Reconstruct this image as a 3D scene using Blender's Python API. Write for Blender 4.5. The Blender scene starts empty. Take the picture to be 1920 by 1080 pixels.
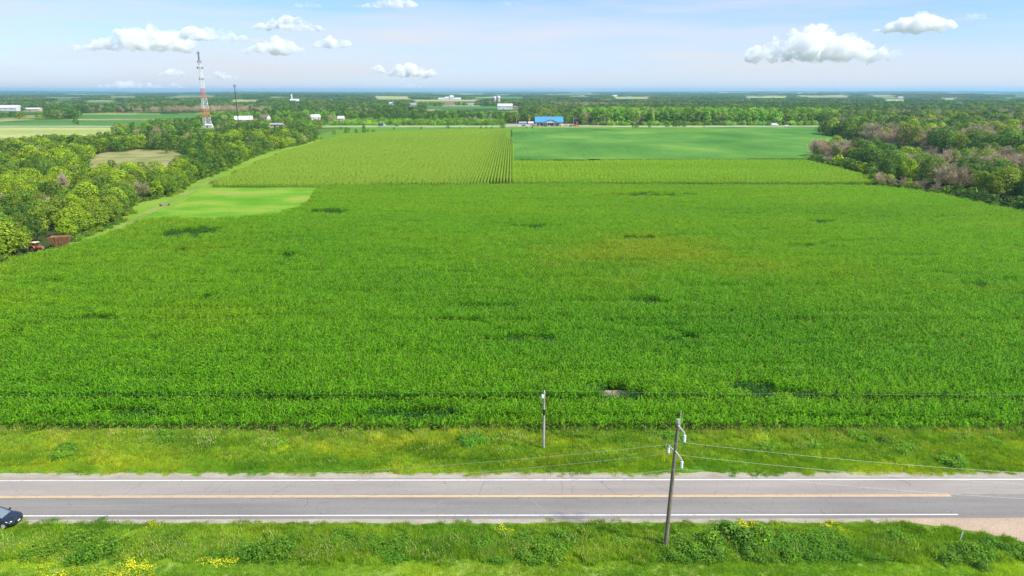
import bpy, bmesh, math, random
import numpy as np
from mathutils import Vector, Matrix
from mathutils.geometry import tessellate_polygon

S = bpy.context.scene
C = S.collection
R = math.radians
H0, PITCH, FPX = 42.0, R(16.1), 1280.0

# ------------------------------------------------------------------ camera
cam = bpy.data.cameras.new('camera')
cam.lens = 24.0; cam.sensor_width = 36.0; cam.clip_start = 0.5; cam.clip_end = 120000.0
cam_o = bpy.data.objects.new('camera', cam); C.objects.link(cam_o)
cam_o.location = (0, 0, H0); cam_o.rotation_euler = (math.pi/2 - PITCH, 0, 0)
S.camera = cam_o

# ------------------------------------------------------------------ sky, sun, exposure
SUN = Vector((0.76, -0.42, 1.0)).normalized()
SUN_EL = math.asin(SUN.z); SUN_AZ = math.atan2(SUN.x, SUN.y)
world = bpy.data.worlds.new('World'); S.world = world; world.use_nodes = True
wn, wl = world.node_tree.nodes, world.node_tree.links
sky = wn.new('ShaderNodeTexSky'); sky.sky_type = 'NISHITA'; sky.sun_disc = False
sky.sun_elevation = SUN_EL; sky.sun_rotation = SUN_AZ
sky.air_density = 1.0; sky.dust_density = 0.3; sky.ozone_density = 2.0; sky.altitude = 300
def wnode(t, **k):
    n = wn.new(t)
    for a, b in k.items(): setattr(n, a, b)
    return n
tc = wnode('ShaderNodeTexCoord')
# the real horizon here is a pale milky blue: a thin even veil of high cloud over the clear sky
sep = wnode('ShaderNodeSeparateXYZ'); wl.new(tc.outputs['Generated'], sep.inputs[0])
veil = wnode('ShaderNodeMapRange'); veil.inputs[1].default_value = 0.0; veil.inputs[2].default_value = 0.15
veil.inputs[3].default_value = 0.96; veil.inputs[4].default_value = 0.06
wl.new(sep.outputs['Z'], veil.inputs[0])
mp = wnode('ShaderNodeMapping'); mp.inputs['Scale'].default_value = (1.6, 1.6, 15.0); mp.inputs['Rotation'].default_value = (0, 0.10, 0)
wl.new(tc.outputs['Generated'], mp.inputs[0])
cn = wnode('ShaderNodeTexNoise'); cn.inputs['Scale'].default_value = 1.5; cn.inputs['Detail'].default_value = 7; cn.inputs['Roughness'].default_value = 0.55
wl.new(mp.outputs[0], cn.inputs['Vector'])
cr = wnode('ShaderNodeMapRange'); cr.inputs[1].default_value = 0.36; cr.inputs[2].default_value = 0.68
cr.inputs[3].default_value = -0.30; cr.inputs[4].default_value = 0.46
wl.new(cn.outputs[0], cr.inputs[0])
ad = wnode('ShaderNodeMath', operation='ADD', use_clamp=True); wl.new(veil.outputs[0], ad.inputs[0]); wl.new(cr.outputs[0], ad.inputs[1])
skymul = wnode('ShaderNodeMix', data_type='RGBA', blend_type='MULTIPLY'); skymul.inputs[0].default_value = 1
skymul.inputs[7].default_value = (0.56, 0.74, 1.15, 1)
wl.new(sky.outputs[0], skymul.inputs[6])
mx = wnode('ShaderNodeMix', data_type='RGBA')
wl.new(ad.outputs[0], mx.inputs[0]); wl.new(skymul.outputs[2], mx.inputs[6])
mx.inputs[7].default_value = (4.5, 4.68, 5.05, 1)
bg = wn['Background']; wl.new(mx.outputs[2], bg.inputs[0]); bg.inputs[1].default_value = 0.10
sun = bpy.data.lights.new('sun', 'SUN'); sun.energy = 3.9; sun.angle = R(4.5); sun.color = (1.0, 0.955, 0.87)
sun_o = bpy.data.objects.new('sun', sun); C.objects.link(sun_o)
sun_o.rotation_mode = 'QUATERNION'; sun_o.rotation_quaternion = SUN.to_track_quat('Z', 'Y')
S.view_settings.view_transform = 'Standard'; S.view_settings.look = 'None'
S.view_settings.exposure = 0.85; S.view_settings.gamma = 1; S.view_settings.use_curve_mapping = False
S.cycles.volume_bounces = 10; S.cycles.max_bounces = 12; S.cycles.transparent_max_bounces = 16
S.cycles.use_denoising = True

# ------------------------------------------------------------------ projection used to lay the land out on the ground plane
def G(px, py, z=0.0):
    u = (px-960)/FPX; v = (py-540)/FPX
    fy = math.cos(PITCH) - v*math.sin(PITCH); fz = math.sin(PITCH) + v*math.cos(PITCH)
    t = (H0-z)/fz
    return (u*t, fy*t)
def proj(x, y, z):
    dz = z-H0
    d = y*math.cos(PITCH) - dz*math.sin(PITCH)
    up = y*math.sin(PITCH) + dz*math.cos(PITCH)
    return 960 + FPX*x/d, 540 - FPX*up/d
def terr(x, y):
    r = np.hypot(x, y)
    a = np.clip((r-1200)/5000, 0, 1)
    z = a*(5*np.sin(x/830+y/1900+1.0) + 4*np.sin(y/640-x/2100) + 3*np.sin(x/370+2.0)*np.sin(y/900))
    b = np.clip((r-8000)/8000, 0, 1)
    return z + b*(16*np.sin(x/2600+1.9)*np.sin(y/3900+0.6) + 9*np.sin(x/1150+y/3100))
def inside(poly, x, y):
    x = np.asarray(x, float); y = np.asarray(y, float); r = np.zeros(x.shape, bool); n = len(poly)
    for i in range(n):
        x1, y1 = poly[i]; x2, y2 = poly[(i+1) % n]
        if y1 == y2: continue
        c = ((y1 > y) != (y2 > y)) & (x < (x2-x1)*(y-y1)/(y2-y1)+x1)
        r ^= c
    return r
def sn(x, y, s=1.0, seed=0.0):     # cheap smooth noise in numpy, about -1..1
    x = np.asarray(x)*s; y = np.asarray(y)*s
    v = (np.sin(x*1.0+y*0.7+seed)+np.sin(x*-0.6+y*1.3+seed*2.1+1)+0.7*np.sin(x*2.1-y*1.7+seed*0.7+2)
         + 0.7*np.sin(x*1.6+y*2.6+seed*1.3)+0.45*np.sin(x*4.3+y*1.1+seed)+0.45*np.sin(-x*2.9+y*4.9+seed*3))
    return v/2.6

# ------------------------------------------------------------------ object helpers
def tag(o, label=None, cat=None, group=None, kind=None):
    if label: o['label'] = label
    if cat: o['category'] = cat
    if group: o['group'] = group
    if kind: o['kind'] = kind
    return o
def link(o, parent=None):
    C.objects.link(o)
    if parent is not None: o.parent = parent
    return o
def empty(name, loc=(0, 0, 0), rz=0.0, label=None, cat=None, group=None):
    o = bpy.data.objects.new(name, None); o.empty_display_size = 0.3
    o.location = loc; o.rotation_euler = (0, 0, rz); link(o)
    return tag(o, label, cat, group)
def mesh_np(name, V, F, k, mats=(), midx=None, attrs=None, smooth=False):
    """V (n,3), F (m,k) index array"""
    me = bpy.data.meshes.new(name); V = np.asarray(V, np.float32); F = np.asarray(F, np.int32)
    me.vertices.add(len(V)); me.vertices.foreach_set('co', V.ravel())
    me.loops.add(F.size); me.loops.foreach_set('vertex_index', F.ravel())
    me.polygons.add(len(F)); me.polygons.foreach_set('loop_start', np.arange(0, F.size, k, dtype=np.int32))
    me.update(calc_edges=True)
    if midx is not None: me.polygons.foreach_set('material_index', np.asarray(midx, np.int32))
    for m in mats: me.materials.append(m)
    if attrs:
        for an, arr in attrs.items():
            a = me.attributes.new(an, 'FLOAT', 'FACE'); a.data.foreach_set('value', np.asarray(arr, np.float32))
    if smooth: me.polygons.foreach_set('use_smooth', np.ones(len(F), bool))
    return me
class MB:
    """collects simple solids into one mesh object"""
    def __init__(s): s.v = []; s.f = []; s.m = []; s.mats = []; s.sm = []
    def mi(s, m):
        if m not in s.mats: s.mats.append(m)
        return s.mats.index(m)
    def add(s, vs, fs, m, smooth=False):
        b = len(s.v); s.v += [tuple(v) for v in vs]; i = s.mi(m)
        for f in fs: s.f.append([b+q for q in f]); s.m.append(i); s.sm.append(smooth)
    def box(s, c, d, m, rz=0.0, taper=1.0, tapery=None):
        x, y, z = [q/2 for q in d]; ty = taper if tapery is None else tapery
        vs = []
        for sz, tx_, ty_ in ((-1, 1, 1), (1, taper, ty)):
            for sx, sy in ((-1, -1), (1, -1), (1, 1), (-1, 1)):
                px, py = sx*x*tx_, sy*y*ty_
                vs.append((c[0]+px*math.cos(rz)-py*math.sin(rz), c[1]+px*math.sin(rz)+py*math.cos(rz), c[2]+sz*z))
        s.add(vs, [(0, 3, 2, 1), (4, 5, 6, 7), (0, 1, 5, 4), (1, 2, 6, 5), (2, 3, 7, 6), (3, 0, 4, 7)], m)
    def tube(s, pts, rad, m, n=6, caps=True, smooth=True):
        pts = [Vector(p) for p in pts]
        if not hasattr(rad, '__len__'): rad = [rad]*len(pts)
        vs = []; fs = []
        for i, p in enumerate(pts):
            d = (pts[min(i+1, len(pts)-1)]-pts[max(i-1, 0)]).normalized()
            a = d.cross(Vector((0, 0, 1)));
            if a.length < 1e-3: a = Vector((1, 0, 0))
            a.normalize(); b = d.cross(a)
            for j in range(n):
                t = 2*math.pi*j/n; vs.append(p+(a*math.cos(t)+b*math.sin(t))*rad[i])
        for i in range(len(pts)-1):
            for j in range(n): fs.append((i*n+j, i*n+(j+1) % n, (i+1)*n+(j+1) % n, (i+1)*n+j))
        s.add(vs, fs, m, smooth)
        if caps:
            L = len(pts)-1
            s.add([vs[j] for j in range(n)], [tuple(reversed(range(n)))], m); s.add([vs[L*n+j] for j in range(n)], [tuple(range(n))], m)
    def loft(s, rings, m, closed=True, caps=True, smooth=True):
        n = len(rings[0]); vs = [v for r in rings for v in r]; fs = []
        for i in range(len(rings)-1):
            for j in range(n if closed else n-1):
                fs.append((i*n+j, i*n+(j+1) % n, (i+1)*n+(j+1) % n, (i+1)*n+j))
        s.add(vs, fs, m, smooth)
        if caps:
            s.add(rings[0], [tuple(reversed(range(n)))], m); s.add(rings[-1], [tuple(range(n))], m)
    def build(s, name, parent=None):
        me = bpy.data.meshes.new(name); me.from_pydata(s.v, [], s.f); me.update()
        for m in s.mats: me.materials.append(m)
        me.polygons.foreach_set('material_index', s.m); me.polygons.foreach_set('use_smooth', s.sm)
        return link(bpy.data.objects.new(name, me), parent)

# ------------------------------------------------------------------ materials
def mat(name, color=(.5, .5, .5), rough=.8, spec=.3, metal=0.0):
    m = bpy.data.materials.new(name); m.use_nodes = True
    p = m.node_tree.nodes['Principled BSDF']
    p.inputs['Base Color'].default_value = (*color, 1); p.inputs['Roughness'].default_value = rough
    p.inputs['Specular IOR Level'].default_value = spec; p.inputs['Metallic'].default_value = metal
    return m
def N(m, t, **k):
    n = m.node_tree.nodes.new(t)
    for a, b in k.items(): setattr(n, a, b)
    return n
def L(m, a, b): m.node_tree.links.new(a, b)
def noise_node(m, scale, detail=4, rough=.55, stretch=(1, 1, 1), coord='Position', rot=0.0):
    g = N(m, 'ShaderNodeNewGeometry') if coord == 'Position' else N(m, 'ShaderNodeTexCoord')
    mp = N(m, 'ShaderNodeMapping'); mp.inputs['Scale'].default_value = stretch; mp.inputs['Rotation'].default_value = (0, 0, rot)
    L(m, g.outputs[coord], mp.inputs[0])
    n = N(m, 'ShaderNodeTexNoise'); n.inputs['Scale'].default_value = scale; n.inputs['Detail'].default_value = detail; n.inputs['Roughness'].default_value = rough
    L(m, mp.outputs[0], n.inputs['Vector']); return n.outputs[0]
def ramp(m, fac, stops, interp='LINEAR'):
    r = N(m, 'ShaderNodeValToRGB'); r.color_ramp.interpolation = interp
    el = r.color_ramp.elements
    while len(el) < len(stops): el.new(0.5)
    for e, (p, c) in zip(el, stops): e.position = p; e.color = (*c, 1)
    L(m, fac, r.inputs[0]); return r.outputs[0]
def mixc(m, f, a, b, blend='MIX'):
    x = N(m, 'ShaderNodeMix', data_type='RGBA', blend_type=blend)
    for s, v in ((0, f), (6, a), (7, b)):
        if isinstance(v, (int, float)): x.inputs[s].default_value = v
        elif isinstance(v, tuple): x.inputs[s].default_value = (*v, 1)
        else: L(m, v, x.inputs[s])
    return x.outputs[2]
def rng(m, f, a, b, c, d):
    x = N(m, 'ShaderNodeMapRange'); L(m, f, x.inputs[0])
    for i, v in enumerate((a, b, c, d)): x.inputs[i+1].default_value = v
    return x.outputs[0]
def setcol(m, sock): L(m, sock, m.node_tree.nodes['Principled BSDF'].inputs['Base Color'])
def bump(m, h, strength=.5, dist=.1):
    b = N(m, 'ShaderNodeBump'); b.inputs['Strength'].default_value = strength; b.inputs['Distance'].default_value = dist
    L(m, h, b.inputs['Height']); L(m, b.outputs[0], m.node_tree.nodes['Principled BSDF'].inputs['Normal'])
def speckled(name, c1, c2, scale, rough=.9, stretch=(1, 1, 1), lo=.35, hi=.65, spec=.1, detail=5, b=0.0):
    m = mat(name, c1, rough, spec); n = noise_node(m, scale, detail, .6, stretch)
    setcol(m, ramp(m, n, [(lo, c1), (hi, c2)]))
    if b: bump(m, n, .6, b)
    return m
def leafmat(name, dark, light, trans=.30, use_inst=False, world=None, rough=.65, spec=.18):
    """foliage: per-leaf tint (face attribute), optional per-plant colour, optional slow change over the land"""
    m = mat(name, dark, rough, spec)
    a = N(m, 'ShaderNodeAttribute'); a.attribute_name = 'tint'
    col = ramp(m, a.outputs['Fac'], [(0.0, dark), (1.0, light)])
    if use_inst:
        i = N(m, 'ShaderNodeAttribute'); i.attribute_type = 'INSTANCER'; i.attribute_name = 'plant_colour'
        col = mixc(m, 1.0, col, i.outputs['Color'], 'MULTIPLY')
    if world:
        for (sc, st, c, lo, hi, amt) in world:
            n = noise_node(m, sc, 4, .55, st); f = rng(m, n, lo, hi, 0, amt); col = mixc(m, f, col, c, 'MULTIPLY')
    setcol(m, col)
    p = m.node_tree.nodes['Principled BSDF']; out = m.node_tree.nodes['Material Output']
    t = N(m, 'ShaderNodeBsdfTranslucent'); tcol = mixc(m, 1.0, col, (1.25, 1.35, .55), 'MULTIPLY'); L(m, tcol, t.inputs[0])
    ms = N(m, 'ShaderNodeMixShader'); ms.inputs[0].default_value = trans
    L(m, p.outputs[0], ms.inputs[1]); L(m, t.outputs[0], ms.inputs[2]); L(m, ms.outputs[0], out.inputs['Surface'])
    return m

M = {}
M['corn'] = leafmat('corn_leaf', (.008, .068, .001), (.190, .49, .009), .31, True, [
    (.012, (.35, 1.0, 1), (.72, .84, 1.0), .50, .66, .8), (.02, (1, 1, 1), (1.35, 1.0, .8), .50, .70, .9)], rough=.6, spec=.10)
M['corn_dark'] = leafmat('corn_leaf_blue', (.008, .050, .006), (.055, .19, .018), .2, True)
M['corn_dry'] = leafmat('corn_leaf_dry', (.16, .12, .04), (.42, .33, .13), .25)
M['tassel'] = leafmat('corn_tassel', (.22, .38, .03), (.42, .50, .08), .2)
M['corn_far'] = leafmat('corn_leaf_ripening', (.11, .20, .008), (.40, .56, .055), .28, False, [
    (.006, (.4, 1, 1), (.84, .92, .9), .45, .68, .9)])
M['corn_light'] = leafmat('corn_leaf_light', (.13, .27, .008), (.42, .62, .035), .28, False, [
    (.02, (.12, 1, 1), (.80, .92, .8), .45, .65, .9)])
M['grass'] = leafmat('grass_blade', (.075, .19, .012), (.33, .52, .055), .38, True, [
    (.22, (.35, 1, 1), (.62, .78, .6), .48, .64, .8), (.09, (.5, 1, 1), (1.3, 1.02, .95), .5, .68, .9)])
M['weed'] = leafmat('weed_leaf', (.035, .14, .014), (.20, .42, .045), .34, True)
M['seed'] = leafmat('seed_head', (.30, .32, .10), (.55, .50, .22), .3)
M['flower'] = leafmat('yellow_flower', (.62, .55, .02), (.85, .78, .04), .2)
M['leaf'] = leafmat('tree_leaf', (.026, .070, .008), (.175, .270, .040), .30, True)
M['twig'] = leafmat('bare_twig', (.26, .22, .12), (.60, .52, .33), .05, True)
M['bark'] = speckled('bark', (.06, .045, .03), (.16, .125, .09), 3, .95, (1, 1, .3))

def gm(name, stops, scale, stretch=(1, 1, 1), b=.05, fine=6.0):
    m = mat(name, stops[0][1], .95, .05)
    n1 = noise_node(m, scale, 6, .6, stretch); n2 = noise_node(m, fine, 3, .6)
    c = ramp(m, n1, stops); c = mixc(m, .5, c, ramp(m, n2, [(.3, (.45, .5, .45)), (.7, (1.35, 1.35, 1.3))]), 'MULTIPLY')
    setcol(m, c); bump(m, n2, .5, b); return m
M['soil'] = gm('field_soil', [(.3, (.022, .032, .010)), (.7, (.045, .045, .02))], .3)
M['verge'] = gm('verge_ground', [(.35, (.08, .20, .015)), (.65, (.16, .28, .03))], .5)
M['lawn'] = gm('mown_ground', [(.35, (.18, .30, .03)), (.65, (.32, .36, .10))], .35)
M['meadow'] = gm('meadow_ground', [(.28, (.085, .24, .012)), (.44, (.13, .30, .018)), (.54, (.20, .34, .03)), (.68, (.32, .31, .08))], .06, (.6, 1, 1), .25, 1.6)
M['lane'] = gm('lane_ground', [(.3, (.12, .27, .015)), (.55, (.19, .32, .03)), (.78, (.30, .33, .08))], .10, (1, .4, 1), .25, 1.8)
M['dry'] = gm('dry_meadow_ground', [(.3, (.14, .19, .04)), (.5, (.26, .26, .09)), (.75, (.40, .35, .18))], .05, (1, 1, 1), .1, .8)
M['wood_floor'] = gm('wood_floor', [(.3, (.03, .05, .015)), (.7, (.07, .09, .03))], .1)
M['gravel'] = gm('gravel', [(.3, (.29, .25, .18)), (.7, (.45, .40, .31))], .8, (.4, 1, 1), .03, 9)
M['sand'] = gm('sandy_gravel', [(.3, (.38, .28, .19)), (.7, (.50, .38, .27))], .25, (.5, 1, 1), .03, 6)
M['bare_soil'] = gm('bare_soil', [(.3, (.30, .24, .16)), (.7, (.42, .34, .24))], 1)
M['far_road'] = gm('far_road', [(.3, (.45, .43, .38)), (.7, (.60, .57, .50))], .05)

# ------------------------------------------------------------------ the ground: one sheet to the horizon
def make_ground():
    rad = np.concatenate([np.linspace(2, 1000, 14), np.geomspace(1100, 29000, 90)]); na = 240
    th = np.arange(na)*2*math.pi/na
    X = (rad[:, None]*np.sin(th)); Y = (rad[:, None]*np.cos(th))
    V = np.stack([X, Y, terr(X, Y)-0.30], -1).reshape(-1, 3)
    V = np.vstack([V, [[0, 0, -.30]]]); F = []
    nr = len(rad)
    for i in range(nr-1):
        for j in range(na):
            k = (j+1) % na; F.append((i*na+j, (i+1)*na+j, (i+1)*na+k, i*na+k))
    c = len(V)-1
    me = bpy.data.meshes.new('ground'); F3 = [(c, j, (j+1) % na) for j in range(na)]
    me.from_pydata([tuple(v) for v in V], [], F+[tuple(reversed(f)) for f in F3]); me.update()
    m = mat('farmland', (.06, .1, .03), .95, .03)
    g = N(m, 'ShaderNodeNewGeometry'); mp = N(m, 'ShaderNodeMapping'); mp.inputs['Scale'].default_value = (.0022, .0013, 0)
    mp.inputs['Rotation'].default_value = (0, 0, .12)
    L(m, g.outputs['Position'], mp.inputs[0])
    vo = N(m, 'ShaderNodeTexVoronoi'); vo.distance = 'CHEBYCHEV'; L(m, mp.outputs[0], vo.inputs['Vector'])
    sp = N(m, 'ShaderNodeSeparateColor'); L(m, vo.outputs['Color'], sp.inputs[0])
    c1 = ramp(m, sp.outputs[0], [(0, (.05, .11, .02)), (.35, (.10, .17, .03)), (.6, (.20, .26, .06)), (.8, (.30, .30, .12)), (.95, (.06, .12, .03))], 'CONSTANT')
    n = noise_node(m, .02, 5); c1 = mixc(m, .5, c1, ramp(m, n, [(.3, (.6, .65, .6)), (.7, (1.2, 1.2, 1.1))]), 'MULTIPLY')
    setcol(m, c1); me.materials.append(m)
    o = link(bpy.data.objects.new('ground', me)); tag(o, kind='structure')
make_ground()

def sheet(name, poly, m, z, label=None, jitter=0.0, step=None, kind='structure', seed=0):
    """flat polygon sheet on the land, edges optionally roughened"""
    pts = []
    n = len(poly)
    for i in range(n):
        a = Vector((*poly[i], 0)); b = Vector((*poly[(i+1) % n], 0)); k = max(1, int((b-a).length/step)) if step else 1
        nrm = Vector((-(b-a).y, (b-a).x, 0)).normalized() if (b-a).length > 0 else Vector()
        for q in range(k):
            p = a.lerp(b, q/k)
            if jitter: p += nrm*jitter*float(sn(p.x, p.y, 1/(step*1.3), seed)+.6*sn(p.x, p.y, 1/(step*.45), seed+4))
            pts.append(p)
    tri = tessellate_polygon([pts]); fs = []
    for a, b, c in tri:
        A, B, D = pts[a], pts[b], pts[c]
        cr = (B.x-A.x)*(D.y-A.y)-(B.y-A.y)*(D.x-A.x)
        if abs(cr) > 1e-7: fs.append((a, b, c) if cr > 0 else (a, c, b))
    me = bpy.data.meshes.new(name); me.from_pydata([(p.x, p.y, z+float(terr(p.x, p.y))) for p in pts], [], fs); me.update(); me.materials.append(m)
    o = link(bpy.data.objects.new(name, me)); tag(o, label, kind=kind); return o
GP = lambda pts, z=0.0: [G(a, b, z) for a, b in pts]

# road frame: nearly parallel to the picture, far kerb to near kerb
P0 = Vector(G(0, 932)); P1 = Vector(G(1920, 929.2)); RD = (P1-P0).normalized(); RN = Vector((-RD.y, RD.x)); RO = P0 + RD*(-P0.x/RD.x)
def rp(u, v): p = RO+RD*u+RN*v; return (p.x, p.y)
def road_rect(u0, u1, v0, v1): return [rp(u0, v0), rp(u1, v0), rp(u1, v1), rp(u0, v1)]

XL, XR = -125.4, 196.0
CORN = GP([(0, 487), (70, 470), (140, 452), (205, 432), (262, 411), (300, 404), (380, 406), (450, 403), (520, 396), (560, 385), (583, 371), (590, 357), (600, 347.5), (640, 343.5), (970, 342.5), (1300, 343), (1600, 344), (1655, 347), (1714, 352), (1757, 359), (1864, 381), (1920, 392), (2080, 431)], 2.3)
CORN = [(-124, 79.0), (-124, 120)] + CORN + [(190, 150), (190, 79.0)]
sheet('field_soil', [(-140, 78.3), (210, 78.3), (215, 345), (-150, 345)], M['soil'], -.06)
sheet('far_field_soil', [(-175, 345.5), (215, 345.5), (330, 830), (-200, 830)], M['verge'], -.05)
sheet('verge_far', [rp(-210, 4.2), rp(210, 4.2), (210, 79.6), (-210, 79.6)], M['verge'], 0.0)
sheet('verge_near', [(-210, 20), (210, 20), rp(210, -4.2), rp(-210, -4.2)], M['verge'], 0.0)
sheet('lawn', [(-210, 15), (210, 15), (210, 54.3), (-210, 54.3)], M['lawn'], .02)
sheet('shoulder_far', road_rect(-210, 210, 2.6, 4.75), M['gravel'], .014, jitter=.16, step=.7, seed=1)
sheet('shoulder_near', road_rect(-210, 40, -4.75, -2.6), M['gravel'], .014, jitter=.16, step=.7, seed=6)
sheet('gravel_track', GP([(1660, 974), (1705, 978), (1750, 984), (1800, 993), (1850, 1002), (1920, 1018), (2060, 1060), (2300, 1130)]) + [(130, 40), (140, 60), rp(120, -3.3), rp(40, -3.3)], M['sand'], .026, jitter=.2, step=1.0, seed=3)

def asphalt(name, a, b, seed):
    m = mat(name, a, .88, .25)
    n1 = noise_node(m, .35, 5, .6, (.12, 1.6, 1)); n2 = noise_node(m, 9, 4, .7); n3 = noise_node(m, .05, 3, .5, (1, 4, 1))
    c = ramp(m, n1, [(.3, a), (.7, b)]); c = mixc(m, .45, c, ramp(m, n2, [(.3, (.72, .72, .72)), (.7, (1.25, 1.25, 1.25))]), 'MULTIPLY')
    c = mixc(m, rng(m, n3, .45, .62, 0, .35), c, (.75, .75, .8), 'MULTIPLY')
    # cracks running across and along
    g = N(m, 'ShaderNodeNewGeometry'); mp = N(m, 'ShaderNodeMapping'); mp.inputs['Scale'].default_value = (.11, .10, 1); mp.inputs['Location'].default_value = (seed, seed*1.7, 0)
    L(m, g.outputs['Position'], mp.inputs[0])
    nz = noise_node(m, .8, 4, .6); ad = N(m, 'ShaderNodeVectorMath', operation='MULTIPLY_ADD')
    L(m, nz, ad.inputs[0]); ad.inputs[1].default_value = (.12, .12, 0); L(m, mp.outputs[0], ad.inputs[2])
    vo = N(m, 'ShaderNodeTexVoronoi'); vo.feature = 'DISTANCE_TO_EDGE'; L(m, ad.outputs[0], vo.inputs['Vector'])
    c = mixc(m, rng(m, vo.outputs['Distance'], .0, .007, .55, 0), c, (.25, .25, .25), 'MULTIPLY')
    setcol(m, c); bump(m, n2, .3, .01); return m
M['asph_far'] = asphalt('asphalt_worn_pale', (.275, .245, .20), (.345, .31, .26), 3.0)
M['asph_near'] = asphalt('asphalt_grey', (.20, .184, .158), (.265, .245, .212), 9.0)
sheet('road_far_lane', road_rect(-210, 210, .25, 3.62), M['asph_far'], .030, jitter=.03, step=1)
sheet('road_near_lane', road_rect(-210, 210, -4.05, .25), M['asph_near'], .030, jitter=.03, step=1, seed=4)
def paint(name, c, seed):
    m = mat(name, c, .7, .3); n = noise_node(m, 5, 5, .7, (.3, 1, 1))
    setcol(m, ramp(m, n, [(.30, tuple(q*.55 for q in c)), (.48, c)])); return m
M['paint_w'] = paint('white_road_paint', (.80, .79, .75), 1); M['paint_y'] = paint('yellow_road_paint', (.74, .52, .23), 2)
sheet('road_marking_white', road_rect(-210, 210, 3.10, 3.24), M['paint_w'], .036)
sheet('road_marking_white', road_rect(-210, 46.0, -3.52, -3.38), M['paint_w'], .036)
ye = G(1782, 929.2)[0]
sheet('road_marking_yellow', road_rect(-210, ye, -.17, -.04), M['paint_y'], .036)
sheet('road_marking_yellow', road_rect(-210, ye, .05, .18), M['paint_y'], .036)
def cracks():
    rnd = random.Random(4); mb = MB(); m1 = mat('crack_fill', (.09, .085, .08), .8); m2 = mat('tyre_scuff', (.28, .265, .235), .9)
    for (u, v0, v1, sl, mm, w) in [(-3.5, .3, 3.0, .4, m1, .035), (11.2, .4, 3.0, -1.4, m1, .035), (17.5, .3, 2.6, -2.2, m1, .03), (-26, .4, 2.8, 2.0, m1, .03), (-33, .3, 3, 1.1, m1, .03),
            (3.6, -3.2, -.8, -1.4, m2, .05), (13.2, -2.2, -.9, .4, m2, .05), (22, -2.3, -1, -1, m2, .05), (-9, -2.4, -1, 1.5, m2, .05), (-17, -2.6, -.9, 2.2, m2, .05), (27, -3.4, -.5, -3.4, m2, .05), (31, -2, -.6, -1.5, m2, .04), (-42, .3, 3, .8, m1, .03), (5.5, .4, 3, .1, m1, .03)]:
        k = 7; pts = [rp(u+sl*i/k+rnd.uniform(-.08, .08), v0+(v1-v0)*i/k) for i in range(k+1)]
        for a, b in zip(pts, pts[1:]):
            a = Vector(a); b = Vector(b); n = Vector((-(b-a).y, (b-a).x)).normalized()*w/2
            mb.add([(*(a-n), .034), (*(a+n), .034), (*(b+n), .034), (*(b-n), .034)], [(0, 1, 2, 3)], mm)
    u = -60
    while u < 46:      # seam crack beside the centre line
        if rnd.random() < .6:
            a, b = Vector(rp(u, -.45+rnd.uniform(-.05, .05))), Vector(rp(u+1.6, -.45+rnd.uniform(-.05, .05))); n = Vector((0, .016))
            mb.add([(*(a-n), .034), (*(a+n), .034), (*(b+n), .034), (*(b-n), .034)], [(0, 1, 2, 3)], m1)
        u += 1.6
    o = mb.build('road_cracks'); tag(o, 'thin cracks and pale scuffs across the asphalt lanes', kind='stuff')
cracks()

# ------------------------------------------------------------------ scatter: many small plants as ONE stuff object
HID = {}
def source_collection(name, meshes):
    c = bpy.data.collections.new(name)
    for i, me in enumerate(meshes):
        c.objects.link(bpy.data.objects.new('%s_%02d' % (name, i), me))
    HID[name] = c; return c
def scatter(name, coll, P, idx, rot, scl, col, label, kind='stuff', tilt=None, cat=None):
    n = len(P)
    me = bpy.data.meshes.new(name); me.vertices.add(n); me.vertices.foreach_set('co', np.asarray(P, np.float32).ravel())
    a = me.attributes.new('pick', 'INT', 'POINT'); a.data.foreach_set('value', np.asarray(idx, np.int32))
    r3 = np.zeros((n, 3), np.float32); r3[:, 2] = rot
    if tilt is not None: r3[:, :2] = tilt
    a = me.attributes.new('turn', 'FLOAT_VECTOR', 'POINT'); a.data.foreach_set('vector', r3.ravel())
    scl = np.asarray(scl, np.float32)
    if scl.ndim == 1: scl = np.repeat(scl[:, None], 3, 1)
    a = me.attributes.new('size', 'FLOAT_VECTOR', 'POINT'); a.data.foreach_set('vector', scl.ravel())
    a = me.attributes.new('plant_colour', 'FLOAT_VECTOR', 'POINT'); a.data.foreach_set('vector', np.asarray(col, np.float32).ravel())
    o = link(bpy.data.objects.new(name, me)); tag(o, label, cat, kind=kind)
    ng = bpy.data.node_groups.new(name, 'GeometryNodeTree')
    ng.interface.new_socket('Geometry', in_out='INPUT', socket_type='NodeSocketGeometry')
    ng.interface.new_socket('Geometry', in_out='OUTPUT', socket_type='NodeSocketGeometry')
    nd, lk = ng.nodes, ng.links
    gi = nd.new('NodeGroupInput'); go = nd.new('NodeGroupOutput'); ip = nd.new('GeometryNodeInstanceOnPoints')
    ci = nd.new('GeometryNodeCollectionInfo'); ci.inputs['Collection'].default_value = coll
    ci.inputs['Separate Children'].default_value = True; ci.inputs['Reset Children'].default_value = True
    ip.inputs['Pick Instance'].default_value = True
    def at(nm, ty):
        x = nd.new('GeometryNodeInputNamedAttribute'); x.data_type = ty; x.inputs['Name'].default_value = nm; return x.outputs['Attribute']
    e = nd.new('FunctionNodeEulerToRotation'); lk.new(at('turn', 'FLOAT_VECTOR'), e.inputs[0])
    lk.new(gi.outputs[0], ip.inputs['Points']); lk.new(ci.outputs[0], ip.inputs['Instance'])
    lk.new(at('pick', 'INT'), ip.inputs['Instance Index']); lk.new(e.outputs[0], ip.inputs['Rotation']); lk.new(at('size', 'FLOAT_VECTOR'), ip.inputs['Scale'])
    lk.new(ip.outputs[0], go.inputs[0])
    md = o.modifiers.new('scatter', 'NODES'); md.node_group = ng
    return o

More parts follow.
